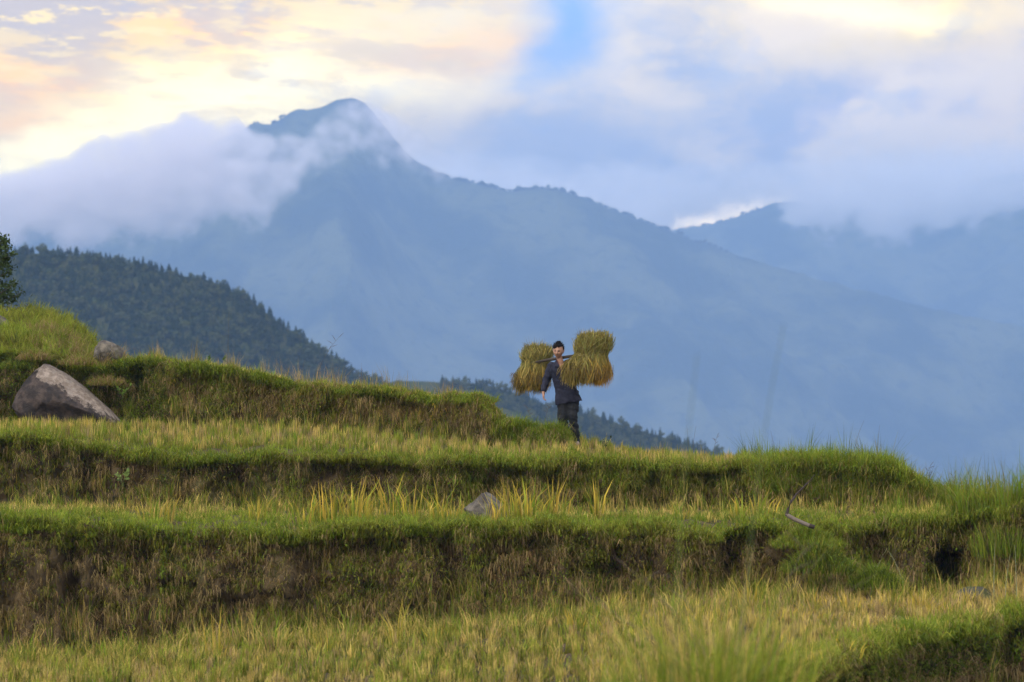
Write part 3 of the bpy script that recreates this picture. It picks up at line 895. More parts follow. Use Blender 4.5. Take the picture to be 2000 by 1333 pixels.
g = bank('face2', 121, 27000, 25000, 24000, dry=[2, 1.6, 3, 2.4, 2], cover=1.3)
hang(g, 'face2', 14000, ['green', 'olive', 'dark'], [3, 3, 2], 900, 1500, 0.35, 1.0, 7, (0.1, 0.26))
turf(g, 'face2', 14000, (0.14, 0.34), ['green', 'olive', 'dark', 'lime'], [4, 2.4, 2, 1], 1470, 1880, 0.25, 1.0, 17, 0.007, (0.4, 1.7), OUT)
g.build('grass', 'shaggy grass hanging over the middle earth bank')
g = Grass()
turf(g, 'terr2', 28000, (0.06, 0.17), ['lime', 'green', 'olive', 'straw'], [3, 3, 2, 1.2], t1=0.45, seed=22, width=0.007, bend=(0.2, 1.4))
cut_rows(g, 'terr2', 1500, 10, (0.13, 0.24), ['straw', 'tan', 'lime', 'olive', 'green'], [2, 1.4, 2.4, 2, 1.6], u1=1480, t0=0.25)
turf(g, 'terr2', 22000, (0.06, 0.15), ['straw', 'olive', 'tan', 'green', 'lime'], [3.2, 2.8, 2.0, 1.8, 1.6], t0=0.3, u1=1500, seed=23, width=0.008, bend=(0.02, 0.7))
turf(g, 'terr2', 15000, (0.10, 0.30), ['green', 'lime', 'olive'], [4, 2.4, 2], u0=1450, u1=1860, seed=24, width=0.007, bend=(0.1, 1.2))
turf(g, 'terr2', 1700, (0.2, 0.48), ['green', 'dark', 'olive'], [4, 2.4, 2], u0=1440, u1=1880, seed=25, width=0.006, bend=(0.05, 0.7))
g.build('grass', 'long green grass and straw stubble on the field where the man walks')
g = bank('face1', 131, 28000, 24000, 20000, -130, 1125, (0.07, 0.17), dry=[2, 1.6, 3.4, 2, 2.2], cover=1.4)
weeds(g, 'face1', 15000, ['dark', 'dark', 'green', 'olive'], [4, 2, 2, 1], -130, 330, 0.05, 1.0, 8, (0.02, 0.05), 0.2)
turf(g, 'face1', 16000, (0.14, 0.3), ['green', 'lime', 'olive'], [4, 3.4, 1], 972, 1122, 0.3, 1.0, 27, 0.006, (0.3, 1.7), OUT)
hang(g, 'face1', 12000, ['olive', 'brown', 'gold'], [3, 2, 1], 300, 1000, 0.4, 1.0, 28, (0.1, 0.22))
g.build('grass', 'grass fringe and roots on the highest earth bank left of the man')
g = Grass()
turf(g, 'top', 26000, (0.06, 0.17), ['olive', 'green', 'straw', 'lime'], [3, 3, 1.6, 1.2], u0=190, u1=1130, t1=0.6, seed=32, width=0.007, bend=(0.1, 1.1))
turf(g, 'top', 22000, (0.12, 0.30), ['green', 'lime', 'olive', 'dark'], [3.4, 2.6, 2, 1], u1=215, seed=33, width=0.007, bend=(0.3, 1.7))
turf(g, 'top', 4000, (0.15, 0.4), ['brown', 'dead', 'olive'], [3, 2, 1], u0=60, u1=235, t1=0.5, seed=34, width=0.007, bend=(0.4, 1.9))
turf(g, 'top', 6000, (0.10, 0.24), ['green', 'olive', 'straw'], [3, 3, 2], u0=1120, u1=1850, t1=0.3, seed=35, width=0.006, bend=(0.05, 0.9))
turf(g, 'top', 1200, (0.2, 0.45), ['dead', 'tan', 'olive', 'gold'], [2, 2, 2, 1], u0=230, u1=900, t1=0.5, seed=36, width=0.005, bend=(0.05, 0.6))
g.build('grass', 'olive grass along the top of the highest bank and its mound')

# the terraces go on to either side of the picture
for (a_, b_, lb_) in ((-560, -125, 'grass and stubble where the terraces run on past the left edge'), (2125, 2560, 'grass and stubble where the terraces run on past the right edge')):
    g = Grass()
    for zn, n_ in (('terr4', 4200), ('terr3', 3000), ('terr2', 3000), ('top', 2400)):
        turf(g, zn, n_, (0.08, 0.24), ['green', 'olive', 'straw', 'lime'], [3, 3, 2, 2], a_, b_, 0, 1, 71, 0.020)
    for zn, n_ in (('face4', 1600), ('face3', 4200), ('face2', 3000), ('face1', 2600)):
        turf(g, zn, n_ // 2, (0.10, 0.26), ['green', 'lime', 'olive'], [3, 2, 2], a_, b_, 0.82, 1.0, 72, 0.018, (0.5, 2.1), OUT)
        hang(g, zn, n_, ['brown', 'olive', 'dead', 'dark', 'green'], [3, 2.4, 2, 2, 1.2], a_, b_, 0.0, 0.95, 73, (0.12, 0.30), 0.020)
    g.build('grass', lb_)

# ------------------------------------------------------------------ rocks
def rock_color(nt):
    tcn = nt.nodes.new('ShaderNodeTexCoord'); o = tcn.outputs['Object']
    x, y, z = xyz(nt, o)
    n1 = noise(nt, o, 1.9, 6, 0.62); n2 = noise(nt, o, 9.0, 5, 0.65); n3 = noise(nt, vec(nt, x + 4.0, y, z * 0.7), 3.4, 6, 0.6)
    c = mixc(nt, n2.smooth(0.35, 0.68), (0.065, 0.060, 0.046), (0.175, 0.152, 0.118))
    c = mixc(nt, n3.smooth(0.52, 0.66) * 0.75, c, (0.05, 0.042, 0.038))
    return mixc(nt, n1.smooth(0.60, 0.70) * 0.7, c, (0.085, 0.09, 0.03))


def stain_color(nt):
    """pale granite; dark weathered lichen skin over the left part"""
    tcn = nt.nodes.new('ShaderNodeTexCoord'); o = tcn.outputs['Object']
    x, y, z = xyz(nt, o)
    n1 = noise(nt, o, 4.2, 8, 0.7); n2 = noise(nt, o, 12.0, 5, 0.65); n3 = noise(nt, o, 5.5, 5, 0.6)
    c = mixc(nt, n2.smooth(0.35, 0.7), (0.17, 0.135, 0.105), (0.34, 0.285, 0.235))
    c = mixc(nt, n3.smooth(0.56, 0.68) * 0.5, c, (0.20, 0.19, 0.17))
    e = (x * 0.58 + z * 0.95 - 0.10 + (n1 - 0.5) * 0.75)          # edge of the dark skin runs along the sloping back
    dk = 1.0 - e.smooth(-0.03, 0.05)
    return mixc(nt, dk * 0.95, c, mixc(nt, n3.smooth(0.4, 0.65), (0.020, 0.018, 0.018), (0.070, 0.052, 0.044)))


RB = lambda nt: (noise(nt, (lambda t: t.outputs['Object'])(nt.nodes.new('ShaderNodeTexCoord')), 11, 8, 0.7), 1.0, 0.06)
def moss_color(nt):
    o = nt.nodes.new('ShaderNodeTexCoord').outputs['Object']
    return mixc(nt, noise(nt, o, 4.0, 7, 0.65).smooth(0.4, 0.6), (0.07, 0.065, 0.05), (0.075, 0.085, 0.03))


M_moss = bsdf_mat('mossy stone', moss_color, 0.95, 0.1, RB)
M_rock = bsdf_mat('weathered granite', rock_color, 0.9, 0.25, RB)
M_stain = bsdf_mat('stained granite', stain_color, 0.9, 0.25, RB)


def rock(name, label, loc, size, seed, mat=M_rock, shape=None, rot=(0, 0, 0), cuts=7):
    bm = bmesh.new(); bmesh.ops.create_icosphere(bm, subdivisions=5, radius=1.0)
    r = random.Random(seed)
    pl = []
    for _ in range(cuts):
        n = Vector((r.gauss(0, 1), r.gauss(0, 1), r.gauss(0, 0.8))).normalized(); pl.append((n, r.uniform(0.66, 0.92)))
    for v in bm.verts:
        p = v.co.copy()
        for n, d in pl:
            k = p.dot(n) - d
            if k > 0: p -= n * k * 0.92
        v.co = p
    V = np.array([v.co for v in bm.verts])
    d = fbm(V[:, 0] * 2.2 + V[:, 2], V[:, 1] * 2.2 - V[:, 2] * 1.3, 4, seed) * 0.07 + fbm(V[:, 0] * 7 + V[:, 2] * 3, V[:, 1] * 7 + V[:, 2] * 5, 3, seed + 3) * 0.02
    V = V * (1 + d[:, None])
    if shape: V = shape(V)
    V = V * np.array(size)[None]
    Fc = np.array([[v.index for v in f.verts] for f in bm.faces]); bm.free()
    o = mesh_np(name, V, Fc, mat, True); o.location = loc; o.rotation_euler = rot
    return tag(o, label, 'rock')


def wedge(V):
    """upright at the left, long back sloping down to the right"""
    t = (V[:, 0] + 1) / 2
    V = V.copy(); zz = V[:, 2]
    top = np.interp(t, [0, 0.12, 0.28, 0.5, 0.75, 1.0], [0.35, 0.90, 1.02, 0.62, 0.05, -0.55])
    V[:, 2] = np.where(zz > -0.7, -0.7 + (zz + 0.7) / 1.7 * (top + 0.7), zz)
    V[:, 2] -= 0.35 * (V[:, 2] < -0.3) * (-0.3 - V[:, 2])
    return V


def ground_at(u, y):
    """height of the sheet at column u and distance y"""
    k = int(np.argmin(np.abs(U - u))); yy, zz = GP[:, k, 1], GP[:, k, 2]
    for i in range(len(yy) - 1):
        if yy[i] <= y <= yy[i + 1]: return zz[i] + (zz[i + 1] - zz[i]) * (y - yy[i]) / max(1e-6, yy[i + 1] - yy[i])
    return float(np.interp(y, yy, zz))


def at(u, y, dz=0.0):
    return Vector(((u - 1000) / F * y, y, ground_at(u, y) + dz))


def pxm(y): return y / F


s = pxm(66.3)
bp = P(136, 779, 66.3)
rock('boulder', 'large pale granite boulder with dark stained left side against the top bank', bp, (112 * s, 0.62, 75 * s), 4, M_stain, wedge, (0, 0.0, 0), 3)
s = pxm(67.0)
rock('boulder', 'small rounded pale rock on top of the bank beside the grassy mound', P(211, 693, 67.0), (29 * s, 0.28, 31 * s), 8, M_rock, None, (0, 0.1, 0.4), 4)
rock('boulder', 'grey rock bedded in the mound at the left edge of the picture', P(-6, 633, 69.6), (33 * s, 0.3, 18 * s), 12, M_rock, None, (0, 0.35, 0.3), 6)
s = pxm(53.5)
rock('boulder', 'low grey rock among yellow rice shoots below the middle bank', P(950, 1003, 53.6), (48 * s, 0.3, 42 * s), 27, M_rock, None, (0, 0.12, 0.6), 16)
s = pxm(48.4)
rock('boulder', 'mossy rock at the mouth of the dark hollow on the right', P(1904, 1178, 48.2), (46 * s, 0.25, 32 * s), 19, M_moss, None, (0, 0.1, 0.2), 7)

# ------------------------------------------------------------------ rice shoots, tussocks and stems that stand out
def tuft(name, label, cat, loc, n, Lr, names, w, width=0.013, spread=0.07, bend=(0.05, 0.7), group=None, tipcol=None, flat=1.0, dome=0.0):
    g = Grass()
    p = np.clip(rng.normal(0, spread, (n, 3)), -1.9 * spread, 1.9 * spread); p[:, 2] = dome * np.exp(-(p[:, 0] ** 2 + p[:, 1] ** 2) / (spread * 1.3) ** 2) - 0.02; p[:, 1] *= flat
    c = pick(n, names, w)
    c1 = c * 1.25
    if tipcol is not None:
        k = rng.random(n) < 0.6; c1[k] = PAL[tipcol] * rng.uniform(0.8, 1.2, (k.sum(), 1))
    a = np.arctan2(p[:, 1], p[:, 0]) + rng.normal(0, 0.5, n)
    g.add(p, rng.uniform(*Lr, n), width * rng.uniform(0.7, 1.3, n), a, rng.uniform(*bend, n), c * 0.8, c1)
    o = g.build(name, None)
    o.location = loc
    return tag(o, label, cat, group)


RS = [  # column, distance, blades, height, label
    (595, 52.6, 10, 0.55, 'leaning yellow rice shoots at the left end of the tall clump'),
    (655, 52.8, 16, 0.62, 'tall yellow rice shoots left of the centre rock'),
    (690, 52.5, 22, 0.66, 'tallest golden rice shoots in the clump left of the centre rock'),
    (712, 53.0, 12, 0.55, 'green-stemmed rice shoots on the right of the tall golden clump'),
    (765, 52.7, 10, 0.62, 'pair of slim yellow rice shoots right of the tall clump'),
    (805, 52.3, 12, 0.50, 'bent golden rice shoots arching to the right'),
    (862, 52.6, 10, 0.66, 'slim upright rice shoots just left of the centre rock'),
    (884, 52.2, 8, 0.40, 'short rice shoots touching the left side of the centre rock'),
    (968, 52.4, 7, 0.50, 'few broad rice blades in front of the centre rock'),
    (1000, 52.9, 18, 0.58, 'dense yellow rice shoots behind the right side of the centre rock'),
    (1030, 52.6, 20, 0.62, 'fan of tall yellow rice shoots right of the centre rock'),
    (1078, 53.2, 12, 0.58, 'two slim yellow rice shoots right of the fan below the man'),
    (1165, 52.9, 10, 0.62, 'single upright tuft of rice shoots below the middle of the picture'),
    (1325, 52.6, 10, 0.36, 'small leaning yellow rice tuft under the middle bank'),
    (1445, 52.4, 8, 0.42, 'bent rice shoots left of the long grass mound'),
    (1478, 52.6, 14, 0.50, 'upright yellow rice shoots at the foot of the long grass mound'),
    (300, 52.4, 12, 0.52, 'green and yellow rice shoots alone under the left part of the middle bank'),
    (500, 52.6, 6, 0.48, 'thin straw shoots between the left rice tuft and the tall clump')]
for u, y, n, h, lb in RS:
    tuft('rice_tuft', lb, 'rice plant', at(u, y), n * 2, (h * 0.45, h * 1.15), ['lime', 'green', 'gold', 'straw'], [4, 3, 2.2, 1.0], 0.022, 0.065 if n < 12 else 0.13,
         (0.05, 0.75), 'rice shoots on the narrow middle field', 'gold', 0.5)
RS4 = [(1462, 47.2, 12, 0.62, 'tall golden rice blade standing before the dark cleft'), (1120, 46.0, 8, 0.42, 'yellow rice tuft at the foot of the tallest bank'),
       (1590, 47.5, 10, 0.30, 'short rice tuft in front of the slumped green bank'), (1650, 46.6, 9, 0.36, 'slim rice tuft in front of the round tussock'),
       (1740, 47.4, 12, 0.40, 'yellow rice tuft right of the round tussock'), (1800, 47.0, 14, 0.42, 'dense yellow rice tuft left of the dark hollow'),
       (1820, 46.2, 12, 0.34, 'low rice tuft in front of the dark hollow'), (1890, 47.2, 10, 0.40, 'rice tuft before the mossy rock'),
       (420, 45.6, 7, 0.75, 'tall thin straw stems against the brown bank on the left'), (775, 45.8, 7, 0.70, 'pair of green blades against the brown bank'),
       (640, 45.4, 8, 0.48, 'yellow blades at the foot of the brown bank left of centre'), (850, 46.2, 7, 0.42, 'straw tuft at the foot of the brown bank'),
       (1360, 45.5, 10, 0.40, 'pale straw tuft left of the golden blade')]
for u, y, n, h, lb in RS4:
    tuft('rice_tuft', lb, 'rice plant', at(u, y), n * 2, (h * 0.4, h * 1.05), ['lime', 'straw', 'gold', 'olive'], [3, 3, 2.5, 1.5], 0.015, 0.06,
         (0.05, 0.7), 'rice shoots on the lowest field', 'gold', 0.6)
RS2 = [(60, 63.5, 'cut rice tuft at the foot of the boulder, nearest the left edge'), (100, 63.8, 'cut rice tuft in front of the dark side of the boulder'),
       (130, 63.2, 'broad cut rice tuft under the middle of the boulder'), (170, 63.6, 'cut rice tuft under the pale slope of the boulder'),
       (270, 63.4, 'cut rice tuft right of the boulder tip'), (300, 63.9, 'second cut rice tuft right of the boulder tip'),
       (345, 63.2, 'upright cut rice tuft below the leafy dark bank'), (425, 63.3, 'cut rice tuft below the left third of the top bank'),
       (545, 62.9, 'pale cut rice tuft below the top bank'), (575, 63.1, 'tan cut rice tuft with a leaning straw'),
       (650, 62.4, 'slim cut rice tuft below the middle of the top bank'), (725, 62.2, 'yellow cut rice tuft with bent blade below the top bank'),
       (840, 61.4, 'straw-coloured cut rice tuft below the lip end of the top bank'), (1052, 60.3, 'thin yellow rice stalk in front of the bright green hump'),
       (1108, 60.0, 'low rice stalks just left of the man and below his feet'), (1146, 60.4, 'rice stalk just right of the man and his shoe'),
       (1206, 60.5, 'lone yellow rice stalk on the skyline right of the man')]
for u, y, lb in RS2:
    tuft('rice_tuft', lb, 'rice plant', at(u, y), 16 if u < 900 else 6, (0.16, 0.34), ['straw', 'gold', 'lime', 'tan'], [3, 2, 2.4, 1.6], 0.013, 0.045,
         (0.02, 0.28), 'cut rice on the field where the man walks', 'straw', 0.6)

tuft('tussock', 'round green tussock at the foot of the bank left of the hollow', 'grass tussock', P(1710, 1150, 48.7), 1500, (0.12, 0.30), ['green', 'dark', 'lime'], [4, 3, 1.5], 0.008, 0.15, (0.3, 1.8), dome=0.18)
tuft('tussock', 'dark weedy tussock on the slumped bank under the fallen branch', 'grass tussock', P(1600, 1120, 48.9), 1900, (0.10, 0.28), ['green', 'dark', 'olive'], [3, 3, 1.5], 0.009, 0.22, (0.3, 1.9), dome=0.30)
tuft('tussock', 'green slumped sod right under the fallen branch', 'grass tussock', P(1575, 1070, 49.6), 1500, (0.10, 0.24), ['green', 'lime', 'olive'], [3, 1.6, 1.5], 0.008, 0.22, (0.4, 2.0), dome=0.22)
tuft('tussock', 'big blurred green tussock at the bottom edge right of centre', 'grass tussock', at(1400, 24.0, -0.05), 1000, (0.25, 1.15), ['lime', 'green', 'olive', 'straw'], [4, 3, 2, 1.6], 0.008, 0.27, (0.1, 1.2))
tuft('tussock', 'smaller blurred green tussock left of the big one', 'grass tussock', at(1200, 24.5, -0.05), 220, (0.25, 0.66), ['green', 'lime', 'dark'], [4, 3, 1.6], 0.010, 0.06, (0.1, 0.8))
tuft('tussock', 'spiky dark green tussock on the skyline at the right edge', 'grass tussock', at(1975, 49.6, -0.03), 900, (0.20, 0.55), ['green', 'dark', 'olive', 'lime'], [4, 2, 1.6, 1], 0.008, 0.24, (0.1, 1.1), dome=0.12)
tuft('tussock', 'spiky tussock on the crest of the long grass mound', 'grass tussock', at(1700, 57.2, -0.03), 700, (0.14, 0.36), ['green', 'lime', 'olive'], [4, 2, 1.6], 0.008, 0.24, (0.1, 1.3), dome=0.10)
tuft('tussock', 'bushy tussock at the left end of the long grass mound', 'grass tussock', at(1545, 57.4, -0.03), 900, (0.14, 0.34), ['green', 'lime', 'olive'], [4, 2, 1.6], 0.008, 0.24, (0.2, 1.4), dome=0.14)
for u_, v_, lb_ in ((70, 702, 'brown dry tussock drooping over the top of the big boulder'), (150, 712, 'dry grass tussock on the shoulder of the big boulder'), (205, 752, 'olive grass tussock beside the pale slope of the big boulder'), (30, 720, 'dark leafy tussock left of the big boulder')):
    tuft('tussock', lb_, 'grass tussock', P(u_, v_, 66.2), 700, (0.10, 0.28), ['brown', 'dead', 'olive', 'green'] if u_ > 60 else ['dark', 'green', 'olive'], [3, 2, 2, 1.5] if u_ > 60 else [4, 2, 1], 0.008, 0.13, (0.6, 2.4), dome=0.05)
tuft('tussock', 'bright green tussock hanging over the end of the top bank', 'grass tussock', P(930, 785, 63.0), 900, (0.10, 0.24), ['green', 'lime', 'olive'], [4, 3, 1.6], 0.007, 0.17, (0.6, 2.2))


# wiry flower stems: thin tapered tubes with drooping seed branches
def tube_np(pts, rads, seg=5):
    pts = np.asarray(pts, float); n = len(pts)
    t = np.gradient(pts, axis=0); t /= np.linalg.norm(t, axis=1, keepdims=True) + 1e-9
    ref = np.where(np.abs(t[:, 2:3]) > 0.9, np.array([[1.0, 0, 0]]), np.array([[0, 0, 1.0]]))
    a = np.cross(t, ref); a /= np.linalg.norm(a, axis=1, keepdims=True) + 1e-9
    b = np.cross(t, a)
    ang = np.arange(seg) / seg * TAU
    V = (pts[:, None] + (a[:, None] * np.cos(ang)[None, :, None] + b[:, None] * np.sin(ang)[None, :, None]) * np.asarray(rads)[:, None, None]).reshape(-1, 3)
    Fq = []
    for i in range(n - 1):
        for k in range(seg):
            Fq.append((i * seg + k, i * seg + (k + 1) % seg, (i + 1) * seg + (k + 1) % seg, (i + 1) * seg + k))
    return V, np.array(Fq)


def plain(name, rgb, rough=0.7): return bsdf_mat(name, rgb, rough, 0.2)


M_stem = plain('dry grass stem', (0.10, 0.085, 0.045)); M_seed = plain('seed head', (0.085, 0.06, 0.045))
M_greenstem = plain('green stem', (0.10, 0.13, 0.035))


def flower_stem(label, base, h, lean, seeds=True, rad=0.0035, mat=None, group='flowering grass stems along the skyline'):
    root = empty('grass_stem', base); tag(root, label, 'grass stem', group)
    n = 9; tt = np.linspace(0, 1, n)
    pts = np.stack([lean * h * tt ** 2, 0.1 * h * tt * rng.normal(0, 0.5), h * tt * (1 - 0.12 * abs(lean) * tt)], 1)
    V, Fq = tube_np(pts, rad * (1.1 - 0.75 * tt)); mesh_np('stalk', V, Fq, mat or M_stem, True, parent=root)
    if seeds:
        for k in range(5):
            q = 0.72 + 0.065 * k; b = np.array([np.interp(q, tt, pts[:, i]) for i in range(3)])
            a = rng.uniform(0.5, 1.2) * (1 if rng.random() < 0.7 else -1) * (1 if lean >= 0 else -1)
            e = b + np.array([math.sin(a), rng.normal(0, 0.3), math.cos(a)]) * h * 0.13
            V, Fq = tube_np([b, (b + e) / 2 + [0, 0, 0.004], e], [rad * 0.4, rad * 1.1, rad * 0.3], 4)
            mesh_np('seed_head', V, Fq, M_seed, True, parent=root)
    return root


for u, y, h, ln, sd, lb in (
        (618, 66.0, 0.95, 0.42, True, 'tall curving stem with seed branches above the top bank'),
        (445, 67.0, 1.05, 0.02, False, 'straight bare stem rising above the left of the top bank'),
        (588, 66.2, 0.55, 0.12, False, 'short dark stem left of the curving seed stem'),
        (520, 66.6, 0.5, 0.2, False, 'thin stem leaning right above the top bank'),
        (1062, 62.0, 0.5, 0.2, True, 'thin wispy stem left of the man above the green hump'),
        (1040, 62.1, 0.45, -0.2, True, 'wispy stem leaning left above the green hump'),
        (1345, 63.0, 0.62, -0.05, False, 'dark upright stem on the skyline below the end of the wooded spur'),
        (1352, 63.1, 0.62, 0.10, False, 'second dark stem of the pair on the skyline below the wooded spur'),
        (1392, 63.0, 0.50, 0.15, True, 'faint thin stem right of the dark pair'),
        (1515, 58.0, 0.62, -0.12, False, 'stem rising over the left end of the grass mound'),
        (1665, 58.0, 0.75, 0.22, False, 'stem leaning right over the crest of the grass mound'),
        (1712, 57.6, 0.72, 0.06, False, 'tallest upright stem on the grass mound'),
        (1800, 55.5, 0.62, 0.20, True, 'seed stem over the right slope of the grass mound'),
        (1855, 54.5, 0.60, 0.10, True, 'seed stem in the dip right of the grass mound'),
        (1905, 53.0, 0.60, -0.10, True, 'dark seed stem left of the right-edge tussock'),
        (1918, 52.4, 0.55, 0.14, True, 'second dark seed stem left of the right-edge tussock'),
        (1985, 49.8, 0.62, 0.02, False, 'tall stem over the right-edge tussock')):
    flower_stem(lb, at(u, y, -0.03), h, ln, sd)
for u, y, h, ln, lb in ((1440, 14.5, 1.78, 0.10, 'very blurred nearest grass stem crossing the sky right of centre'), (1310, 14.0, 1.62, 0.06, 'very blurred near grass stem below the wooded spur')):
    flower_stem(lb, at(u, y, -0.03), h, ln, False, 0.0028, M_greenstem, 'blurred stems close to the camera')
for k, (u, y, h, ln, lb) in enumerate((
        (1420, 24.2, 1.15, -0.55, 'blurred pale stem arching left over the tallest bank'), (1440, 24.1, 1.20, 0.45, 'blurred pale stem arching right towards the fallen branch'),
        (1400, 24.3, 1.05, -0.25, 'blurred pale stem standing before the dark cleft'), (1455, 24.0, 1.10, 0.75, 'blurred stem bending low to the right'),
        (1385, 24.1, 1.00, -0.85, 'blurred stem bending low to the left'), (1430, 24.2, 1.25, 0.12, 'blurred upright stem of the big foreground tussock'),
        (1460, 24.2, 1.25, 0.30, 'blurred stem leaning to the fallen branch'))):
    flower_stem(lb, at(u, y, -0.03), h, ln, k % 2 == 0, 0.0032, plain('pale stem', (0.20, 0.17, 0.08)), 'long stems of the foreground tussock')
for u, y, h, ln, lb in ((1940, 47.6, 0.85, 0.02, 'pale reed stem at the right edge, tallest of three'), (1962, 47.5, 0.72, 0.10, 'pale reed stem at the right edge, middle of three'),
                        (1985, 47.3, 0.80, -0.02, 'pale reed stem nearest the right edge of the picture'), (1770, 48.6, 0.75, -0.30, 'thin pale stem in front of the right bank'),
                        (1700, 48.7, 0.70, 0.30, 'thin pale stem rising from the round tussock')):
    flower_stem(lb, at(u, y, -0.03), h, ln, False, 0.006, plain('reed', (0.19, 0.20, 0.10)), 'pale reeds at the right bank')


# small leafy plants
def leafy(name, label, cat, base, h, stems, nleaf, size, col, lean=0.3):
    root = empty(name, base); tag(root, label, cat)
    for k in range(stems):
        a = rng.random() * TAU; L = h * rng.uniform(0.6, 1.0); tt = np.linspace(0, 1, 6)
        pts = np.stack([math.cos(a) * lean * L * tt ** 1.5, math.sin(a) * lean * L * tt ** 1.5, L * tt], 1)
        V, Fq = tube_np(pts, 0.004 * (1.2 - tt)); mesh_np('stem', V, Fq, M_greenstem, True, parent=root)
        for i in range(nleaf):
            q = rng.uniform(0.35, 1.0); b = np.array([np.interp(q, tt, pts[:, j]) for j in range(3)])
            d = rng.normal(size=3); d[2] = abs(d[2]) * 0.6 + 0.1; d /= np.linalg.norm(d); e = np.cross(d, rng.normal(size=3)); e /= np.linalg.norm(e)
            nrm = np.cross(d, e); z = size * rng.uniform(0.6, 1.2)
            V = np.array([b, b + d * z * 0.3 + e * z * 0.22, b + d * z * 0.7 + e * z * 0.20, b + d * z - nrm * z * 0.12, b + d * z * 0.7 - e * z * 0.20, b + d * z * 0.3 - e * z * 0.22,
                          b + d * z * 0.5 + nrm * z * 0.06])
            Fc = np.array([(0, 1, 6), (1, 2, 6), (2, 3, 6), (3, 4, 6), (4, 5, 6), (5, 0, 6)])
            mesh_np('leaf', V, Fc, M_leaf, True, np.tile(np.array(col) * rng.uniform(0.7, 1.3), (7, 1)), root)
    return root


leafy('weed', 'small dark weed with round leaves just right of the man', 'weed', at(1178, 62.5, 0.02), 0.26, 6, 5, 0.045, (0.035, 0.05, 0.015), 0.6)
leafy('weed', 'small leafy sprig on the skyline of the top bank, left of two', 'weed', at(406, 67.2, 0.02), 0.26, 2, 7, 0.06, (0.09, 0.15, 0.03), 0.15)
leafy('weed', 'small leafy sprig on the skyline of the top bank, right of two', 'weed', at(440, 67.2, 0.02), 0.26, 2, 7, 0.06, (0.08, 0.13, 0.03), 0.15)
leafy('weed', 'pale green weed with broad leaves on the middle bank at left', 'weed', P(240, 950, 56.6), 0.22, 4, 6, 0.075, (0.16, 0.22, 0.06), 0.6)
leafy('weed', 'bright leafy weed hanging beside the boulder tip', 'weed', P(240, 778, 66.0), 0.22, 4, 7, 0.06, (0.12, 0.19, 0.03), 0.7)

# ------------------------------------------------------------------ fallen branch
root = empty('branch', P(1536, 1006, 49.3)); tag(root, 'broken dark branch with pale stub lying over the bank lip', 'branch')
M_dead = bsdf_mat('dead wood', lambda nt: mixc(nt, noise(nt, None, 14, 5, 0.6), (0.05, 0.04, 0.033), (0.22, 0.18, 0.14)), 0.8, 0.2)
M_twig = plain('dark twig', (0.035, 0.025, 0.02))
q = pxm(49.3)
pt = lambda du, dv, dy=0: np.array([du * q, dy, -dv * q])
V, Fq = tube_np([pt(-2, -2), pt(4, 2), pt(14, 8), pt(28, 14), pt(42, 20), pt(54, 24)], [0.020, 0.029, 0.028, 0.027, 0.026, 0.026], 9)
mesh_np('stub', V, Fq, M_dead, True, parent=root)
V, Fq = tube_np([pt(44, 20.6), pt(54.4, 24.2), pt(55, 24.4)], [0.029, 0.029, 0.001], 9)
mesh_np('broken_end', V, Fq, M_twig, True, parent=root)
V, Fq = tube_np([pt(0, 2), pt(3, -12), pt(9, -26), pt(19, -40), pt(33, -54), pt(47, -68), pt(56, -80)], [0.024, 0.018, 0.015, 0.012, 0.010, 0.007, 0.004], 7)
mesh_np('twig', V, Fq, M_twig, True, parent=root)

# ------------------------------------------------------------------ tree at the left edge
ty = 72.0; tb = at(-24, ty, -0.1)
root = empty('tree', tb); tag(root, 'dark leafy tree cut off by the left edge of the picture', 'tree')
H = 1.75
V, Fq = [], []
n0 = 0
tips = []
def addt(pts, rads):
    global n0
    v, f = tube_np(pts, rads, 7); V.append(v); Fq.append(f + n0); n0 += len(v)
addt([(0, 0, 0), (0.03, 0, 0.5), (0.0, 0.02, 0.9), (0.06, 0, 1.3), (0.04, 0, H)], [0.055, 0.045, 0.036, 0.022, 0.006])
for k in range(26):
    a = rng.random() * TAU; z = rng.uniform(0.25, H * 0.95); L = rng.uniform(0.35, 0.72) * (1.1 - 0.55 * z / H)
    if k % 3 == 0: a = rng.normal(0, 0.4)
    e = np.array([math.cos(a) * L, math.sin(a) * L, z + L * rng.uniform(0.1, 0.6)]); b = np.array([0.03, 0, z])
    addt([b, (b + e) / 2 + [0, 0, -0.02], e], [0.014, 0.009, 0.003])
    for t in np.linspace(0.35, 1.0, 7): tips.append(b + (e - b) * t)
mesh_np('trunk', np.concatenate(V), np.concatenate(Fq), M_bark, True, parent=root)
tips = np.array(tips); g = Grass()
p = tips[rng.integers(0, len(tips), 2600)] + rng.normal(0, 0.055, (2600, 3))
g.leaves(p, rng.uniform(0.05, 0.10, len(p)), np.array([[0.040, 0.060, 0.020]]) * rng.uniform(0.5, 1.6, (len(p), 1)))
g.build('crown', parent=root)

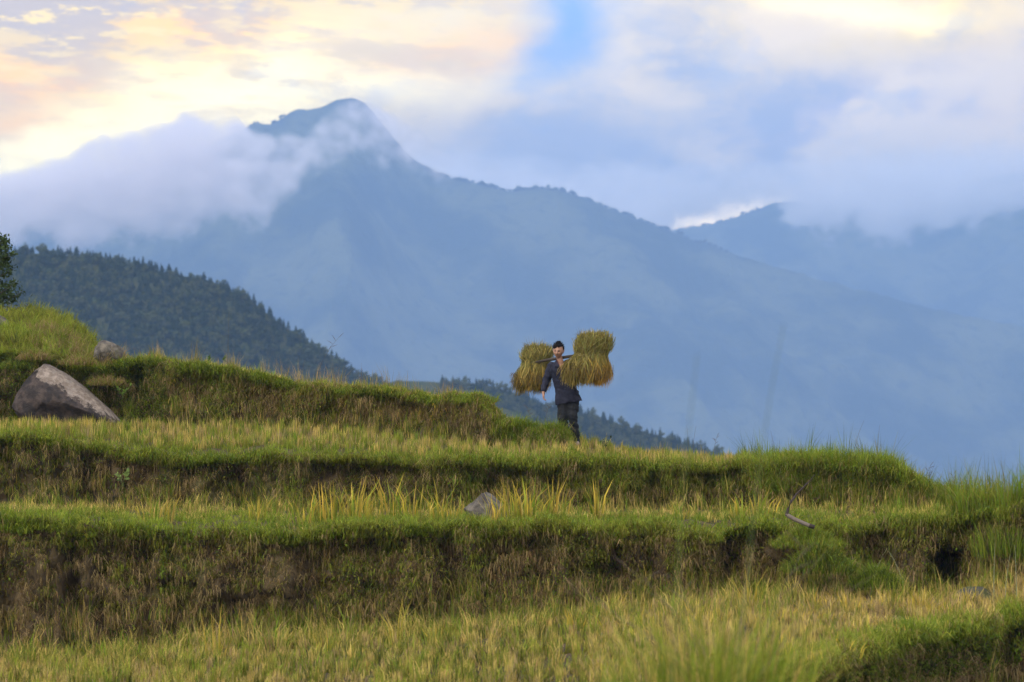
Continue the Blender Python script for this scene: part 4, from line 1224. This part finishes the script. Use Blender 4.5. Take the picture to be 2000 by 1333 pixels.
# ------------------------------------------------------------------ the man
def capsule(p0, r0, p1, r1, seg=12, squash=None):
    p0, p1 = np.asarray(p0, float), np.asarray(p1, float)
    d = p1 - p0; L = np.linalg.norm(d); d = d / (L + 1e-9)
    ref = np.array([0, 1.0, 0]) if abs(d[1]) < 0.9 else np.array([1.0, 0, 0])
    a = np.cross(d, ref); a /= np.linalg.norm(a); b = np.cross(d, a)
    prof = [(-r0 * math.cos(t), r0 * math.sin(t)) for t in np.linspace(0.12, 1.5708, 4)] + [(L + r1 * math.cos(t), r1 * math.sin(t)) for t in np.linspace(1.5708, 0.12, 4)]
    V = []
    for s, r in prof:
        for k in range(seg):
            t = k / seg * TAU; V.append(p0 + d * s + (a * math.cos(t) + b * math.sin(t)) * r)
    V.append(p0 - d * r0); V.append(p1 + d * r1)
    n = len(prof); Q = [(i * seg + k, i * seg + (k + 1) % seg, (i + 1) * seg + (k + 1) % seg, (i + 1) * seg + k) for i in range(n - 1) for k in range(seg)]
    T = [(n * seg, (k + 1) % seg, k) for k in range(seg)] + [(n * seg + 1, (n - 1) * seg + k, (n - 1) * seg + (k + 1) % seg) for k in range(seg)]
    return np.array(V), np.array(Q), np.array(T)


def loft(rings, seg=28):
    """closed solid from elliptic rings (cx, cy, cz, rx, ry)"""
    V = []
    for (cx, cy, cz, rx, ry) in rings:
        for k in range(seg):
            t = k / seg * TAU; c, s = math.cos(t), math.sin(t)
            e = 0.85
            V.append((cx + rx * math.copysign(abs(c) ** e, c), cy + ry * math.copysign(abs(s) ** e, s), cz))
    n = len(rings)
    V.append((rings[0][0], rings[0][1], rings[0][2])); V.append((rings[-1][0], rings[-1][1], rings[-1][2]))
    Q = [(i * seg + k, i * seg + (k + 1) % seg, (i + 1) * seg + (k + 1) % seg, (i + 1) * seg + k) for i in range(n - 1) for k in range(seg)]
    T = [(n * seg, (k + 1) % seg, k) for k in range(seg)] + [(n * seg + 1, (n - 1) * seg + k, (n - 1) * seg + (k + 1) % seg) for k in range(seg)]
    return np.array(V), np.array(Q), np.array(T)


def weld(pieces, voxel, smooth=3):
    """several closed pieces grown into ONE continuous skin; returns verts, quads, normals"""
    V, Q, T, n = [], [], [], 0
    for v, q, t in pieces:
        V.append(v); Q.append(np.asarray(q) + n); n0_ = n; n += len(v)
        if len(t): T.append(np.asarray(t) + n0_)
    o = mesh_np('tmp', np.concatenate(V), [np.concatenate(Q)] + ([np.concatenate(T)] if T else []))
    m = o.modifiers.new('r', 'REMESH'); m.mode = 'VOXEL'; m.voxel_size = voxel
    if smooth:
        m = o.modifiers.new('s', 'SMOOTH'); m.factor = 0.5; m.iterations = smooth
    dg = bpy.context.evaluated_depsgraph_get(); ev = o.evaluated_get(dg); me = ev.to_mesh()
    nv = len(me.vertices); co = np.empty(nv * 3, np.float32); me.vertices.foreach_get('co', co)
    nr = np.empty(nv * 3, np.float32); me.vertices.foreach_get('normal', nr)
    f = np.array([tuple(p.vertices) for p in me.polygons if len(p.vertices) == 4])
    ev.to_mesh_clear()
    md = o.data; bpy.data.objects.remove(o); bpy.data.meshes.remove(md)
    return co.reshape(-1, 3).astype(float), f, nr.reshape(-1, 3).astype(float)


MY = 62.0; ms = MY / F
mbase = at(1122, MY); FOOT_V = HV - mbase.z / MY * F
X_ = lambda u: (u - 1115) * ms
Z_ = lambda v: (866 - v) * ms
mloc = Vector(((1115 - 1000) * ms, MY, (HV - 866) * ms))
J = dict(head=(X_(1090.5), -0.03, Z_(677.5)), neck=(X_(1095), 0.0, Z_(699)), chest=(X_(1097), 0.01, Z_(716)), waist=(X_(1104), 0.01, Z_(746)), hip=(X_(1110), 0.0, Z_(768)),
         rs=(X_(1075), 0.02, Z_(707)), ls=(X_(1117), -0.01, Z_(704)), re=(X_(1066.5), 0.05, Z_(735)), rw=(X_(1061.5), -0.05, Z_(758)),
         le=(X_(1136), -0.10, Z_(728)), lw=(X_(1140), -0.36, Z_(706)),
         rh=(X_(1101), 0.0, Z_(774)), lh=(X_(1119), -0.01, Z_(774)), rk=(X_(1098), -0.07, Z_(810)), lk=(X_(1118), -0.10, Z_(808)),
         ra=(X_(1107), 0.20, Z_(848)), la=(X_(1126), -0.02, Z_(855)))
J = {k: np.array(v, float) for k, v in J.items()}

# head: turned a little to the picture's left and bent down
def head_shape():
    nu, nv_ = 48, 36
    V = []
    for i in range(nv_ + 1):
        th = math.pi * i / nv_
        for k in range(nu):
            ph = TAU * k / nu
            V.append((math.sin(th) * math.cos(ph), math.sin(th) * math.sin(ph), math.cos(th)))
    V = np.array(V); x, y, z = V[:, 0].copy(), V[:, 1].copy(), V[:, 2].copy()
    fr = np.clip(-y, 0, 1)
    W = np.stack([x * 0.079, y * 0.098, z * 0.122], 1)
    jaw = np.clip(-z - 0.1, 0, 1)
    W[:, 0] *= 1 - 0.34 * jaw ** 1.3
    W[:, 1] *= 1 - 0.10 * jaw
    gss = lambda cx, cz, sx, sz: np.exp(-((x - cx) / sx) ** 2 - ((z - cz) / sz) ** 2) * (y < 0)
    W[:, 1] -= 0.026 * gss(0, -0.20, 0.13, 0.17) + 0.010 * gss(0, 0.02, 0.10, 0.2)      # nose
    W[:, 1] += 0.012 * (gss(0.36, 0.03, 0.2, 0.11) + gss(-0.36, 0.03, 0.2, 0.11))          # eye sockets
    W[:, 1] -= 0.007 * (gss(0.34, 0.17, 0.3, 0.08) + gss(-0.34, 0.17, 0.3, 0.08))          # brow
    W[:, 1] -= 0.008 * gss(0, -0.50, 0.28, 0.09) + 0.010 * gss(0, -0.82, 0.3, 0.13)        # mouth, chin
    W[:, 1] += 0.004 * gss(0, -0.50, 0.30, 0.025)
    W[:, 1] -= 0.006 * (gss(0.5, -0.2, 0.2, 0.16) + gss(-0.5, -0.2, 0.2, 0.16))            # cheekbones
    W[np.abs(y) < 0.25, 0] *= 1.0
    Q = [(i * nu + k, (i + 1) * nu + k, (i + 1) * nu + (k + 1) % nu, i * nu + (k + 1) % nu) for i in range(nv_) for k in range(nu)]
    return W, np.array(Q)


HR = np.array(Matrix.Rotation(R(-14), 3, 'Z') @ Matrix.Rotation(R(13), 3, 'X') @ Matrix.Rotation(R(4), 3, 'Y'))
hv_, hq_ = head_shape(); hv_ = hv_ * 1.06
HW = hv_ @ HR.T + J['head']
T0 = np.zeros((0, 3), int)
ears = []
for sx in (-1, 1):
    c = np.array([sx * 0.079, 0.012, -0.010])
    ear = capsule(c + [0, 0, -0.022], 0.011, c + [sx * 0.008, 0.006, 0.022], 0.014, 8)
    ears.append((ear[0] @ HR.T + J['head'], ear[1], ear[2]))
pcs = [(HW, hq_, T0)] + ears
nk = J['head'] + np.array([0.0, 0.035, -0.055])
pcs += [capsule(nk, 0.047, J['neck'] + [0, 0.02, -0.02], 0.052), capsule(J['rs'] + [0.05, 0.01, -0.03], 0.045, J['ls'] + [-0.05, 0.01, -0.03], 0.045),
        capsule(J['chest'] + [-0.055, -0.015, 0], 0.105, J['waist'] + [-0.04, 0, 0], 0.092), capsule(J['chest'] + [0.055, -0.015, 0], 0.105, J['waist'] + [0.04, 0, 0], 0.092),
        capsule(J['waist'], 0.11, J['hip'], 0.12)]
for s_, e_, w_ in (('rs', 're', 'rw'), ('ls', 'le', 'lw')):
    pcs += [capsule(J[s_] + [0, 0, -0.03], 0.045, J[e_], 0.040), capsule(J[e_], 0.039, J[w_], 0.027)]
for h_, k_, a_ in (('rh', 'rk', 'ra'), ('lh', 'lk', 'la')):
    pcs += [capsule(J[h_], 0.080, J[k_], 0.055), capsule(J[k_], 0.054, J[a_], 0.036)]


def hand(wrist, fwd, side, curl):
    """palm, four unequal bent fingers and a thumb from the side of the palm"""
    fwd = np.array(fwd, float); fwd /= np.linalg.norm(fwd); side = np.array(side, float); side -= fwd * side.dot(fwd); side /= np.linalg.norm(side)
    nrm = np.cross(fwd, side)
    out = [capsule(wrist, 0.024, wrist + fwd * 0.03, 0.027)]
    for k in range(4):
        b = wrist + fwd * 0.02 + side * (k - 1.5) * 0.016; kn = wrist + fwd * 0.088 + side * (k - 1.5) * 0.0195
        out.append(capsule(b, 0.015, kn, 0.0115, 8))
        L = [0.072, 0.080, 0.074, 0.058][k]; p, a = kn, curl * 0.5
        for q_, f_ in ((0.45, 0.0095), (0.30, 0.0088), (0.25, 0.0078)):
            e = p + (fwd * math.cos(a) + nrm * math.sin(a)) * L * q_
            out.append(capsule(p, f_ + 0.0006, e, f_, 8)); p = e; a += curl
    b = wrist + fwd * 0.03 - side * 0.024; m = b + (fwd * 0.65 - side * 0.6 + nrm * 0.35) * 0.042; e = m + (fwd * 0.9 - side * 0.12 + nrm * 0.35) * 0.034
    out += [capsule(b, 0.014, m, 0.011, 8), capsule(m, 0.011, e, 0.0088, 8)]
    return out


pcs += hand(J['rw'], (-0.02, -0.10, -1.0), (0.25, 1.0, 0.0), 0.55)
pcs += hand(J['lw'], (0.1, -0.35, 0.9), (1.0, 0.0, 0.0), 0.9)
bv, bq, bn = weld(pcs, 0.0075, 1)
hl = (bv - J['head']) @ HR                                    # head coordinates for lips, brows and eyes
sx_, sz_ = hl[:, 0] / 0.079, hl[:, 2] / 0.122
skin = np.tile(np.array([[0.34, 0.185, 0.115]]), (len(bv), 1))
inhead = (np.abs(sz_) < 1.1) & (np.abs(sx_) < 1.2) & (hl[:, 1] < -0.03)
def paint(mask, c, k=1.0): skin[mask] = skin[mask] * (1 - k) + np.array(c) * k
paint(inhead & (np.abs(np.abs(sx_) - 0.36) < 0.17) & (np.abs(sz_ - 0.02) < 0.05), (0.02, 0.013, 0.01), 0.9)
paint(inhead & (np.abs(np.abs(sx_) - 0.37) < 0.24) & (np.abs(sz_ - 0.19) < 0.045), (0.02, 0.013, 0.01), 0.85)
paint(inhead & (np.abs(sx_) < 0.20) & (np.abs(sz_ + 0.51) < 0.045), (0.26, 0.11, 0.085), 0.6)
M_skin = new_mat('skin')
_m, _nt, _out = M_skin
_a = _nt.nodes.new('ShaderNodeVertexColor'); _a.layer_name = 'Col'; _b = _nt.nodes.new('ShaderNodeBsdfPrincipled')
_b.inputs['Roughness'].default_value = 0.55; _b.inputs['Subsurface Weight'].default_value = 0.0
_nt.links.new(_a.outputs[0], _b.inputs['Base Color']); _nt.links.new(_b.outputs[0], _out.inputs[0])
dzf = mbase.z - mloc.z                                        # stand the soles on the ground
mloc.z += dzf - 0.0
person = mesh_np('person', bv, bq, M_skin[0], True, skin); person.location = mloc
tag(person, 'man in dark jacket and trousers walking along the terrace under a loaded carrying pole', 'person')


def cloth_color(a, b, sc):
    def f(nt):
        tcn = nt.nodes.new('ShaderNodeTexCoord')
        n = noise(nt, tcn.outputs['Object'], sc, 5, 0.6)
        return mixc(nt, n.smooth(0.35, 0.65), a, b)
    return f


CB = lambda nt: (noise(nt, (lambda t: t.outputs['Object'])(nt.nodes.new('ShaderNodeTexCoord')), 22, 4, 0.6), 0.6, 0.012)
M_jacket = bsdf_mat('navy jacket cloth', cloth_color((0.008, 0.009, 0.018), (0.019, 0.020, 0.033), 7), 0.85, 0.2, CB)
M_trouser = bsdf_mat('black trouser cloth', cloth_color((0.006, 0.007, 0.008), (0.015, 0.016, 0.018), 6), 0.85, 0.2, CB)
M_hair = bsdf_mat('black hair', (0.009, 0.007, 0.006), 0.75, 0.1)
M_collar = bsdf_mat('maroon collar lining', (0.055, 0.022, 0.028), 0.85, 0.2)


def folds(V, Nn, amp, seed, sx=26.0, sz=9.0):
    return V + Nn * ((fbm(V[:, 0] * sx + V[:, 2] * 14, V[:, 2] * sz + V[:, 1] * 10, 3, seed) * amp)[:, None])


# jacket: torso to a flaring hem, sleeves, open collar
def at_(a, b, t): return J[a] * (1 - t) + J[b] * t
rings = []
for t, p, rx, ry in ((0, (X_(1111), -0.01, Z_(780)), 0.215, 0.150), (1, (X_(1109), 0.0, Z_(770)), 0.208, 0.150), (2, (X_(1105), 0.0, Z_(752)), 0.180, 0.132), (3, (X_(1101), 0.0, Z_(735)), 0.172, 0.128),
                     (4, (X_(1098), 0.0, Z_(719)), 0.180, 0.132), (5, (X_(1096.5), 0.005, Z_(708)), 0.178, 0.115), (6, (X_(1096), 0.01, Z_(702)), 0.130, 0.095), (7, (X_(1095), 0.012, Z_(698)), 0.082, 0.080), (8, (X_(1094.5), 0.014, Z_(694)), 0.072, 0.074)):
    rings.append((p[0], p[1], p[2], rx, ry))
tv, tq, tt_ = loft(rings)
lowz = tv[:, 2] < Z_(772)                                     # hem hangs lower at the left, lifts at the right
tv[:, 2] = np.where(lowz, tv[:, 2] - (X_(1112) - tv[:, 0]) * 0.18, tv[:, 2])
pcs = [(tv, tq, tt_), capsule(J['rs'] + [0.03, 0, -0.01], 0.078, J['re'], 0.064), capsule(J['re'], 0.064, J['rw'] + [0, 0.005, 0.03], 0.046),
       capsule(J['ls'] + [-0.03, 0, -0.01], 0.078, J['le'], 0.064), capsule(J['le'], 0.064, J['lw'] + [0, 0.02, -0.03], 0.046)]
jv, jq, jn = weld(pcs, 0.010, 3)
jv = folds(jv, jn, 0.010, 201)
jv = folds(jv, jn, 0.007, 205, 10, 22)
fc = jv[jq].mean(1); fn = jn[jq].mean(1)
zt, zb = Z_(694), Z_(716)
cx = X_(1096.5) - (zt - fc[:, 2]) * 0.10
vneck = (fn[:, 1] < -0.05) & (fc[:, 2] > zb) & (np.abs(fc[:, 0] - cx) < 0.012 + (fc[:, 2] - zb) / (zt - zb) * 0.055)
neckhole = (fc[:, 2] > Z_(698.5)) & (np.hypot(fc[:, 0] - X_(1095), fc[:, 1] - 0.012) < 0.085)
hemcap = (fn[:, 2] < -0.75) & (fc[:, 2] < Z_(776))
jq = jq[~(vneck | neckhole | hemcap)]
jk = mesh_np('jacket', jv, jq, M_jacket, True, parent=person)
sd_ = jk.modifiers.new('thickness', 'SOLIDIFY'); sd_.thickness = 0.006; sd_.offset = -1
# skin of the upper chest right behind the opening
# collar: two folded flaps and the band round the neck
for sgn in (-1, 1):
    a = np.array([X_(1095) + sgn * 0.070, 0.03, Z_(696)]); b = np.array([X_(1096) + sgn * 0.062, -0.085, Z_(701)]); c = np.array([X_(1096) + sgn * 0.022, -0.145, Z_(711)])
    d_ = np.array([X_(1096) + sgn * 0.105, -0.105, Z_(709.5)]); e_ = np.array([X_(1095) + sgn * 0.108, 0.02, Z_(703)])
    V_ = np.array([a, b, c, d_, e_]); off = np.array([0, -0.010, 0.006])
    VV = np.concatenate([V_ + off, V_])
    mesh_np('collar', VV, [np.array([(0, 1, 3, 4), (5, 9, 8, 6), (0, 4, 9, 5), (4, 3, 8, 9), (1, 0, 5, 6)]), np.array([(1, 2, 3), (6, 8, 7), (2, 1, 6), (2, 6, 7), (3, 2, 7), (3, 7, 8)])], M_jacket, False, parent=person)
for sgn in (-1, 1):
    V_, F_ = tube_np([(X_(1096.5) + sgn * 0.075, -0.06, Z_(696)), (X_(1096.5) + sgn * 0.060, -0.100, Z_(702)), (X_(1096) + sgn * 0.034, -0.128, Z_(709)), (X_(1095.5) + sgn * 0.008, -0.138, Z_(716))], [0.009] * 4, 6)
    mesh_np('lapel', V_, F_, M_collar, True, parent=person)
for k, v_ in enumerate((722, 732, 742, 752)):
    b_, f_, t_ = capsule((X_(1097 + k * 2.2), -0.136, Z_(v_)), 0.006, (X_(1097 + k * 2.2), -0.139, Z_(v_)), 0.006, 8)
    mesh_np('button', b_, [f_, t_], bsdf_mat('button', (0.05, 0.05, 0.06), 0.4, 0.4), True, parent=person)

# trousers
pcs = [capsule(J['hip'] + [-0.07, 0, 0.02], 0.118, J['hip'] + [0.07, 0, 0.02], 0.118)]
for h_, k_, a_ in (('rh', 'rk', 'ra'), ('lh', 'lk', 'la')):
    pcs += [capsule(J[h_], 0.108, J[k_], 0.082), capsule(J[k_], 0.078, J[a_] + [0, 0, 0.02], 0.062)]
wv_, wq_, wn_ = weld(pcs, 0.012, 3)
wv_ = folds(wv_, wn_, 0.014, 231, 8, 20)
mesh_np('trousers', wv_, wq_, M_trouser, True, parent=person)
# shoes
M_shoe = bsdf_mat('worn pale shoe', cloth_color((0.16, 0.12, 0.09), (0.30, 0.24, 0.19), 14), 0.8, 0.2)
for a_, dy in (('ra', 0.0), ('la', 0.0)):
    a = J[a_]; toe = a + np.array([0.01, -0.15, -0.052]); heel = a + np.array([0, 0.05, -0.05])
    if a_ == 'ra': toe = a + np.array([0.0, -0.11, -0.10])
    v_, q_, n_ = weld([capsule(heel, 0.040, toe, 0.036), capsule(a + [0, 0, -0.01], 0.044, (heel + toe) / 2 + [0, 0, 0.01], 0.042)], 0.008, 3)
    mesh_np('shoe', v_, q_, M_shoe, True, parent=person)
# hair: a shell over crown, sides and back, brushed fringe over the forehead
ov, oq = head_shape()
ov = ov * np.array([1.15, 1.15, 1.14])
sx2, sy2, sz2 = ov[:, 0] / 0.087, ov[:, 1] / 0.108, ov[:, 2] / 0.133
ov = ov * (1 + (0.05 + 0.05 * fbm(sx2 * 5 + sz2 * 2, sy2 * 5, 3, 301))[:, None] * (sz2 > 0.1)[:, None])
ov[:, 2] -= 0.006 * np.clip(sz2, 0, 1)
cs = np.stack([sx2, sy2, sz2], 1)[oq].mean(1)
keep = (cs[:, 2] > 0.54 + 0.14 * cs[:, 0] + 0.12 * fbm(cs[:, 0] * 4, 0.0, 2, 8)) | ((cs[:, 1] > -0.10) & (cs[:, 2] > 0.12)) | ((cs[:, 1] > 0.25) & (cs[:, 2] > -0.45))
hr = mesh_np('hair', ov @ HR.T + J['head'], oq[keep], M_hair, True, parent=person)
hs = hr.modifiers.new('thickness', 'SOLIDIFY'); hs.thickness = 0.014; hs.offset = -1
g = Grass()
n = 420; i_ = rng.choice(np.unique(oq[keep]), n); lp = ov[i_] * 0.99
az_ = np.arctan2(lp[:, 1], lp[:, 0]) + rng.normal(0, 0.5, n)
g.add(lp, rng.uniform(0.02, 0.045, n), 0.006, az_, rng.uniform(1.0, 2.4, n), np.tile([[0.010, 0.008, 0.007]], (n, 1)), np.tile([[0.014, 0.011, 0.009]], (n, 1)))
st = g.build('strands', None, M_hair, hr); st.data.transform(Matrix.Translation(Vector(J['head'])) @ Matrix(HR.tolist()).to_4x4())

# ------------------------------------------------------------------ carrying pole and rice sheaves
def wpos(u, v, y): return np.array(P(u, v, y))
dv = -dzf * F / MY
pa, pb = wpos(1026, 704 + dv, 62.75), wpos(1172, 681 + dv, 61.35)
mid = (pa + pb) / 2 + np.array([0, 0, 0.015])
tt = np.linspace(0, 1, 13)[:, None]
pp = (1 - tt) ** 2 * pa + 2 * tt * (1 - tt) * mid + tt ** 2 * pb
root = empty('carrying_pole', tuple(mid)); tag(root, 'dark wooden carrying pole across the shoulders of the man', 'pole')
V_, F_ = tube_np(pp - mid, [0.014 + 0.012 * math.sin(math.pi * t) for t in tt[:, 0]], 10)
M_pole = bsdf_mat('dark bamboo', lambda nt: mixc(nt, noise(nt, None, 20, 4), (0.018, 0.014, 0.012), (0.06, 0.045, 0.03)), 0.6, 0.3)
mesh_np('shaft', V_, F_, M_pole, True, parent=root)
for k in (1, 11):
    V_, F_ = tube_np([pp[k] - mid + (pp[k + 1] - pp[k]) * q_ for q_ in (-0.1, 0, 0.1)], [0.021, 0.024, 0.021], 10)
    mesh_np('binding', V_, F_, M_bark, True, parent=root)


def sheaf(label, u, vt, vw, vb, y, rt, rw, rb, lean, n, seed, gold_side, right_cut=0.0):
    """straw tied at the waist: stubby flare above, long grain-heavy skirt below"""
    r = np.random.default_rng(seed); k = y / F
    c = wpos(u, vw + dv, y); root = empty('rice_sheaf', tuple(c)); tag(root, label, 'sheaf')
    ht, hb = (vw - vt) * k, (vb - vw) * k
    m = 7
    a = r.random(n) * TAU; q = np.sqrt(r.random(n))
    q = 0.55 + 0.45 * q                                      # the mass is solid; only its outer straws are built
    nc = 46; ci = (a / TAU * nc).astype(int) + nc * (q > 0.8)          # straws come in small handfuls of uneven length
    cu, cd, cr, cz = r.uniform(0.75, 1.12, 2 * nc), r.uniform(0.72, 1.10, 2 * nc), r.uniform(0.82, 1.16, 2 * nc), r.uniform(0.6, 1.35, (2 * nc, 1))
    up = ht * (0.35 + 0.75 * r.random(n) ** 0.6) * cu[ci] * (1.22 - 0.42 * q ** 2); dn = hb * (0.45 + 0.68 * r.random(n) ** 0.6) * cd[ci]
    s_ = np.linspace(0, 1, m)
    Vs = []
    a2 = a + r.normal(0, 0.5, n); a3 = a + r.normal(0, 0.28, n); lob = 1 + 0.14 * np.sin(a + seed) + 0.08 * np.sin(2 * a + seed * 1.7)
    rtop = rt * q * r.uniform(0.62, 1.28, n) * cr[ci] * (2 - lob); rbot = rb * q * r.uniform(0.66, 1.15, n) * cr[ci] * lob; rmid = rw * q
    P_ = []
    for i, s in enumerate(s_):
        if s < 0.4:
            f = (0.4 - s) / 0.4; e = np.sin(f * 1.57) ** 0.8; rr = rmid + (rtop - rmid) * e; zz = up * f; aa = a + (a2 - a) * f
        else:
            f = (s - 0.4) / 0.6; e = np.sin(f * 1.57) ** 0.85; rr = rmid + (rbot - rmid) * e; zz = -dn * f - 0.03 * f * f; aa = a + (a3 - a) * f
        P_.append(np.stack([np.cos(aa) * rr + lean * zz, np.sin(aa) * rr * 0.85, zz], 1) + r.normal(0, 0.011, (n, 3)))
    P_ = np.stack(P_, 1)                                     # n, m, 3
    ta = a + 1.57 + r.normal(0, 0.5, n)
    wv = np.stack([np.cos(ta), np.sin(ta), r.normal(0, 0.1, n)], 1)[:, None, :] * (0.0042 * r.uniform(0.6, 1.6, n))[:, None, None] * np.array([0.8, 1, 1, 1, 1.05, 1.1, 0.3])[None, :, None]
    Vv = np.stack([P_ - wv, P_ + wv], 2).reshape(-1, 3)      # n, m, 2
    b = (np.arange(n) * m * 2)[:, None, None] + (np.arange(m - 1) * 2)[None, :, None] + np.array([0, 1, 3, 2])[None, None, :]
    base = np.array([[0.26, 0.210, 0.060]]) * r.uniform(0.5, 1.45, (n, 1))
    base = base * cz[ci]
    gr = r.random(n) < 0.35; base[gr] = np.array([0.185, 0.185, 0.050]) * r.uniform(0.6, 1.4, (gr.sum(), 1))
    gd = np.cos(a) * gold_side + r.normal(0, 0.35, n) > 0.35
    low = base.copy(); low[gd] = np.array([0.42, 0.24, 0.04]) * r.uniform(0.6, 1.3, (gd.sum(), 1)); low[~gd] *= np.array([1.05, 0.92, 0.85])
    cc = np.stack([base * 1.1 if s < 0.45 else base * (1 - (s - 0.45) / 0.55) + low * ((s - 0.45) / 0.55) for s in s_], 1)
    mesh_np('straw', Vv, b.reshape(-1, 4), M_leaf, False, np.repeat(cc[:, :, None], 2, 2).reshape(-1, 3), root)
    # the packed core behind the loose straws
    core = loft([(lean * z, 0, z, f * 0.80, f * 0.68) for z, f in ((-hb * 0.92, rb * 0.9), (-hb * 0.6, rb * 0.86), (-hb * 0.3, rw + (rb - rw) * 0.45), (0, rw), (ht * 0.4, rw + (rt - rw) * 0.6), (ht * 0.75, rt * 0.9))])
    mesh_np('core', core[0], [core[1], core[2]], bsdf_mat('packed straw', lambda nt: mixc(nt, noise(nt, None, 40, 5, 0.6), (0.045, 0.035, 0.014), (0.13, 0.10, 0.035)), 0.95, 0.1), True, parent=root)
    # twisted straw tie
    t_ = np.linspace(0, TAU, 40)
    for j in range(2):
        V_, F_ = tube_np(np.stack([np.cos(t_) * (rw * 1.03), np.sin(t_) * rw * 0.88, 0.012 * np.sin(t_ * 9 + j * 3.1) + 0.01 * j], 1), [0.010] * 40, 6)
        mesh_np('tie', V_, F_, bsdf_mat('straw tie', (0.20, 0.165, 0.06), 0.9, 0.1), True, parent=root)
    # a few wild straws
    g = Grass(); w_ = 420
    aw = r.random(w_) * TAU; pw = np.stack([np.cos(aw) * rt * 0.7, np.sin(aw) * rt * 0.6, ht * r.uniform(0.2, 0.85, w_)], 1)
    cw = np.array([[0.17, 0.145, 0.05]]) * r.uniform(0.5, 1.4, (w_, 1))
    g.add(pw, r.uniform(0.08, 0.24, w_), 0.006, aw, r.uniform(0.1, 1.7, w_), cw, cw)
    w_ = 420; aw = r.random(w_) * TAU; pw = np.stack([np.cos(aw) * rb * 0.85 - lean * hb, np.sin(aw) * rb * 0.75, -hb * r.uniform(0.5, 1.0, w_)], 1)
    cw = np.array([[0.14, 0.10, 0.04]]) * r.uniform(0.5, 1.4, (w_, 1))
    g.add(pw, r.uniform(0.08, 0.24, w_), 0.006, aw, r.uniform(1.9, 2.6, w_), cw, cw)
    g.build('loose_straw', parent=root)
    return root


sheaf('bigger rice sheaf with golden right side hanging in front of the man', 1153, 645, 687, 738, 61.45, 0.252, 0.246, 0.362, 0.10, 5200, 401, 1.0)
sheaf('smaller darker rice sheaf hanging behind the man, left of his head', 1046, 668, 702, 752, 62.72, 0.216, 0.208, 0.300, 0.16, 4200, 402, 0.3)
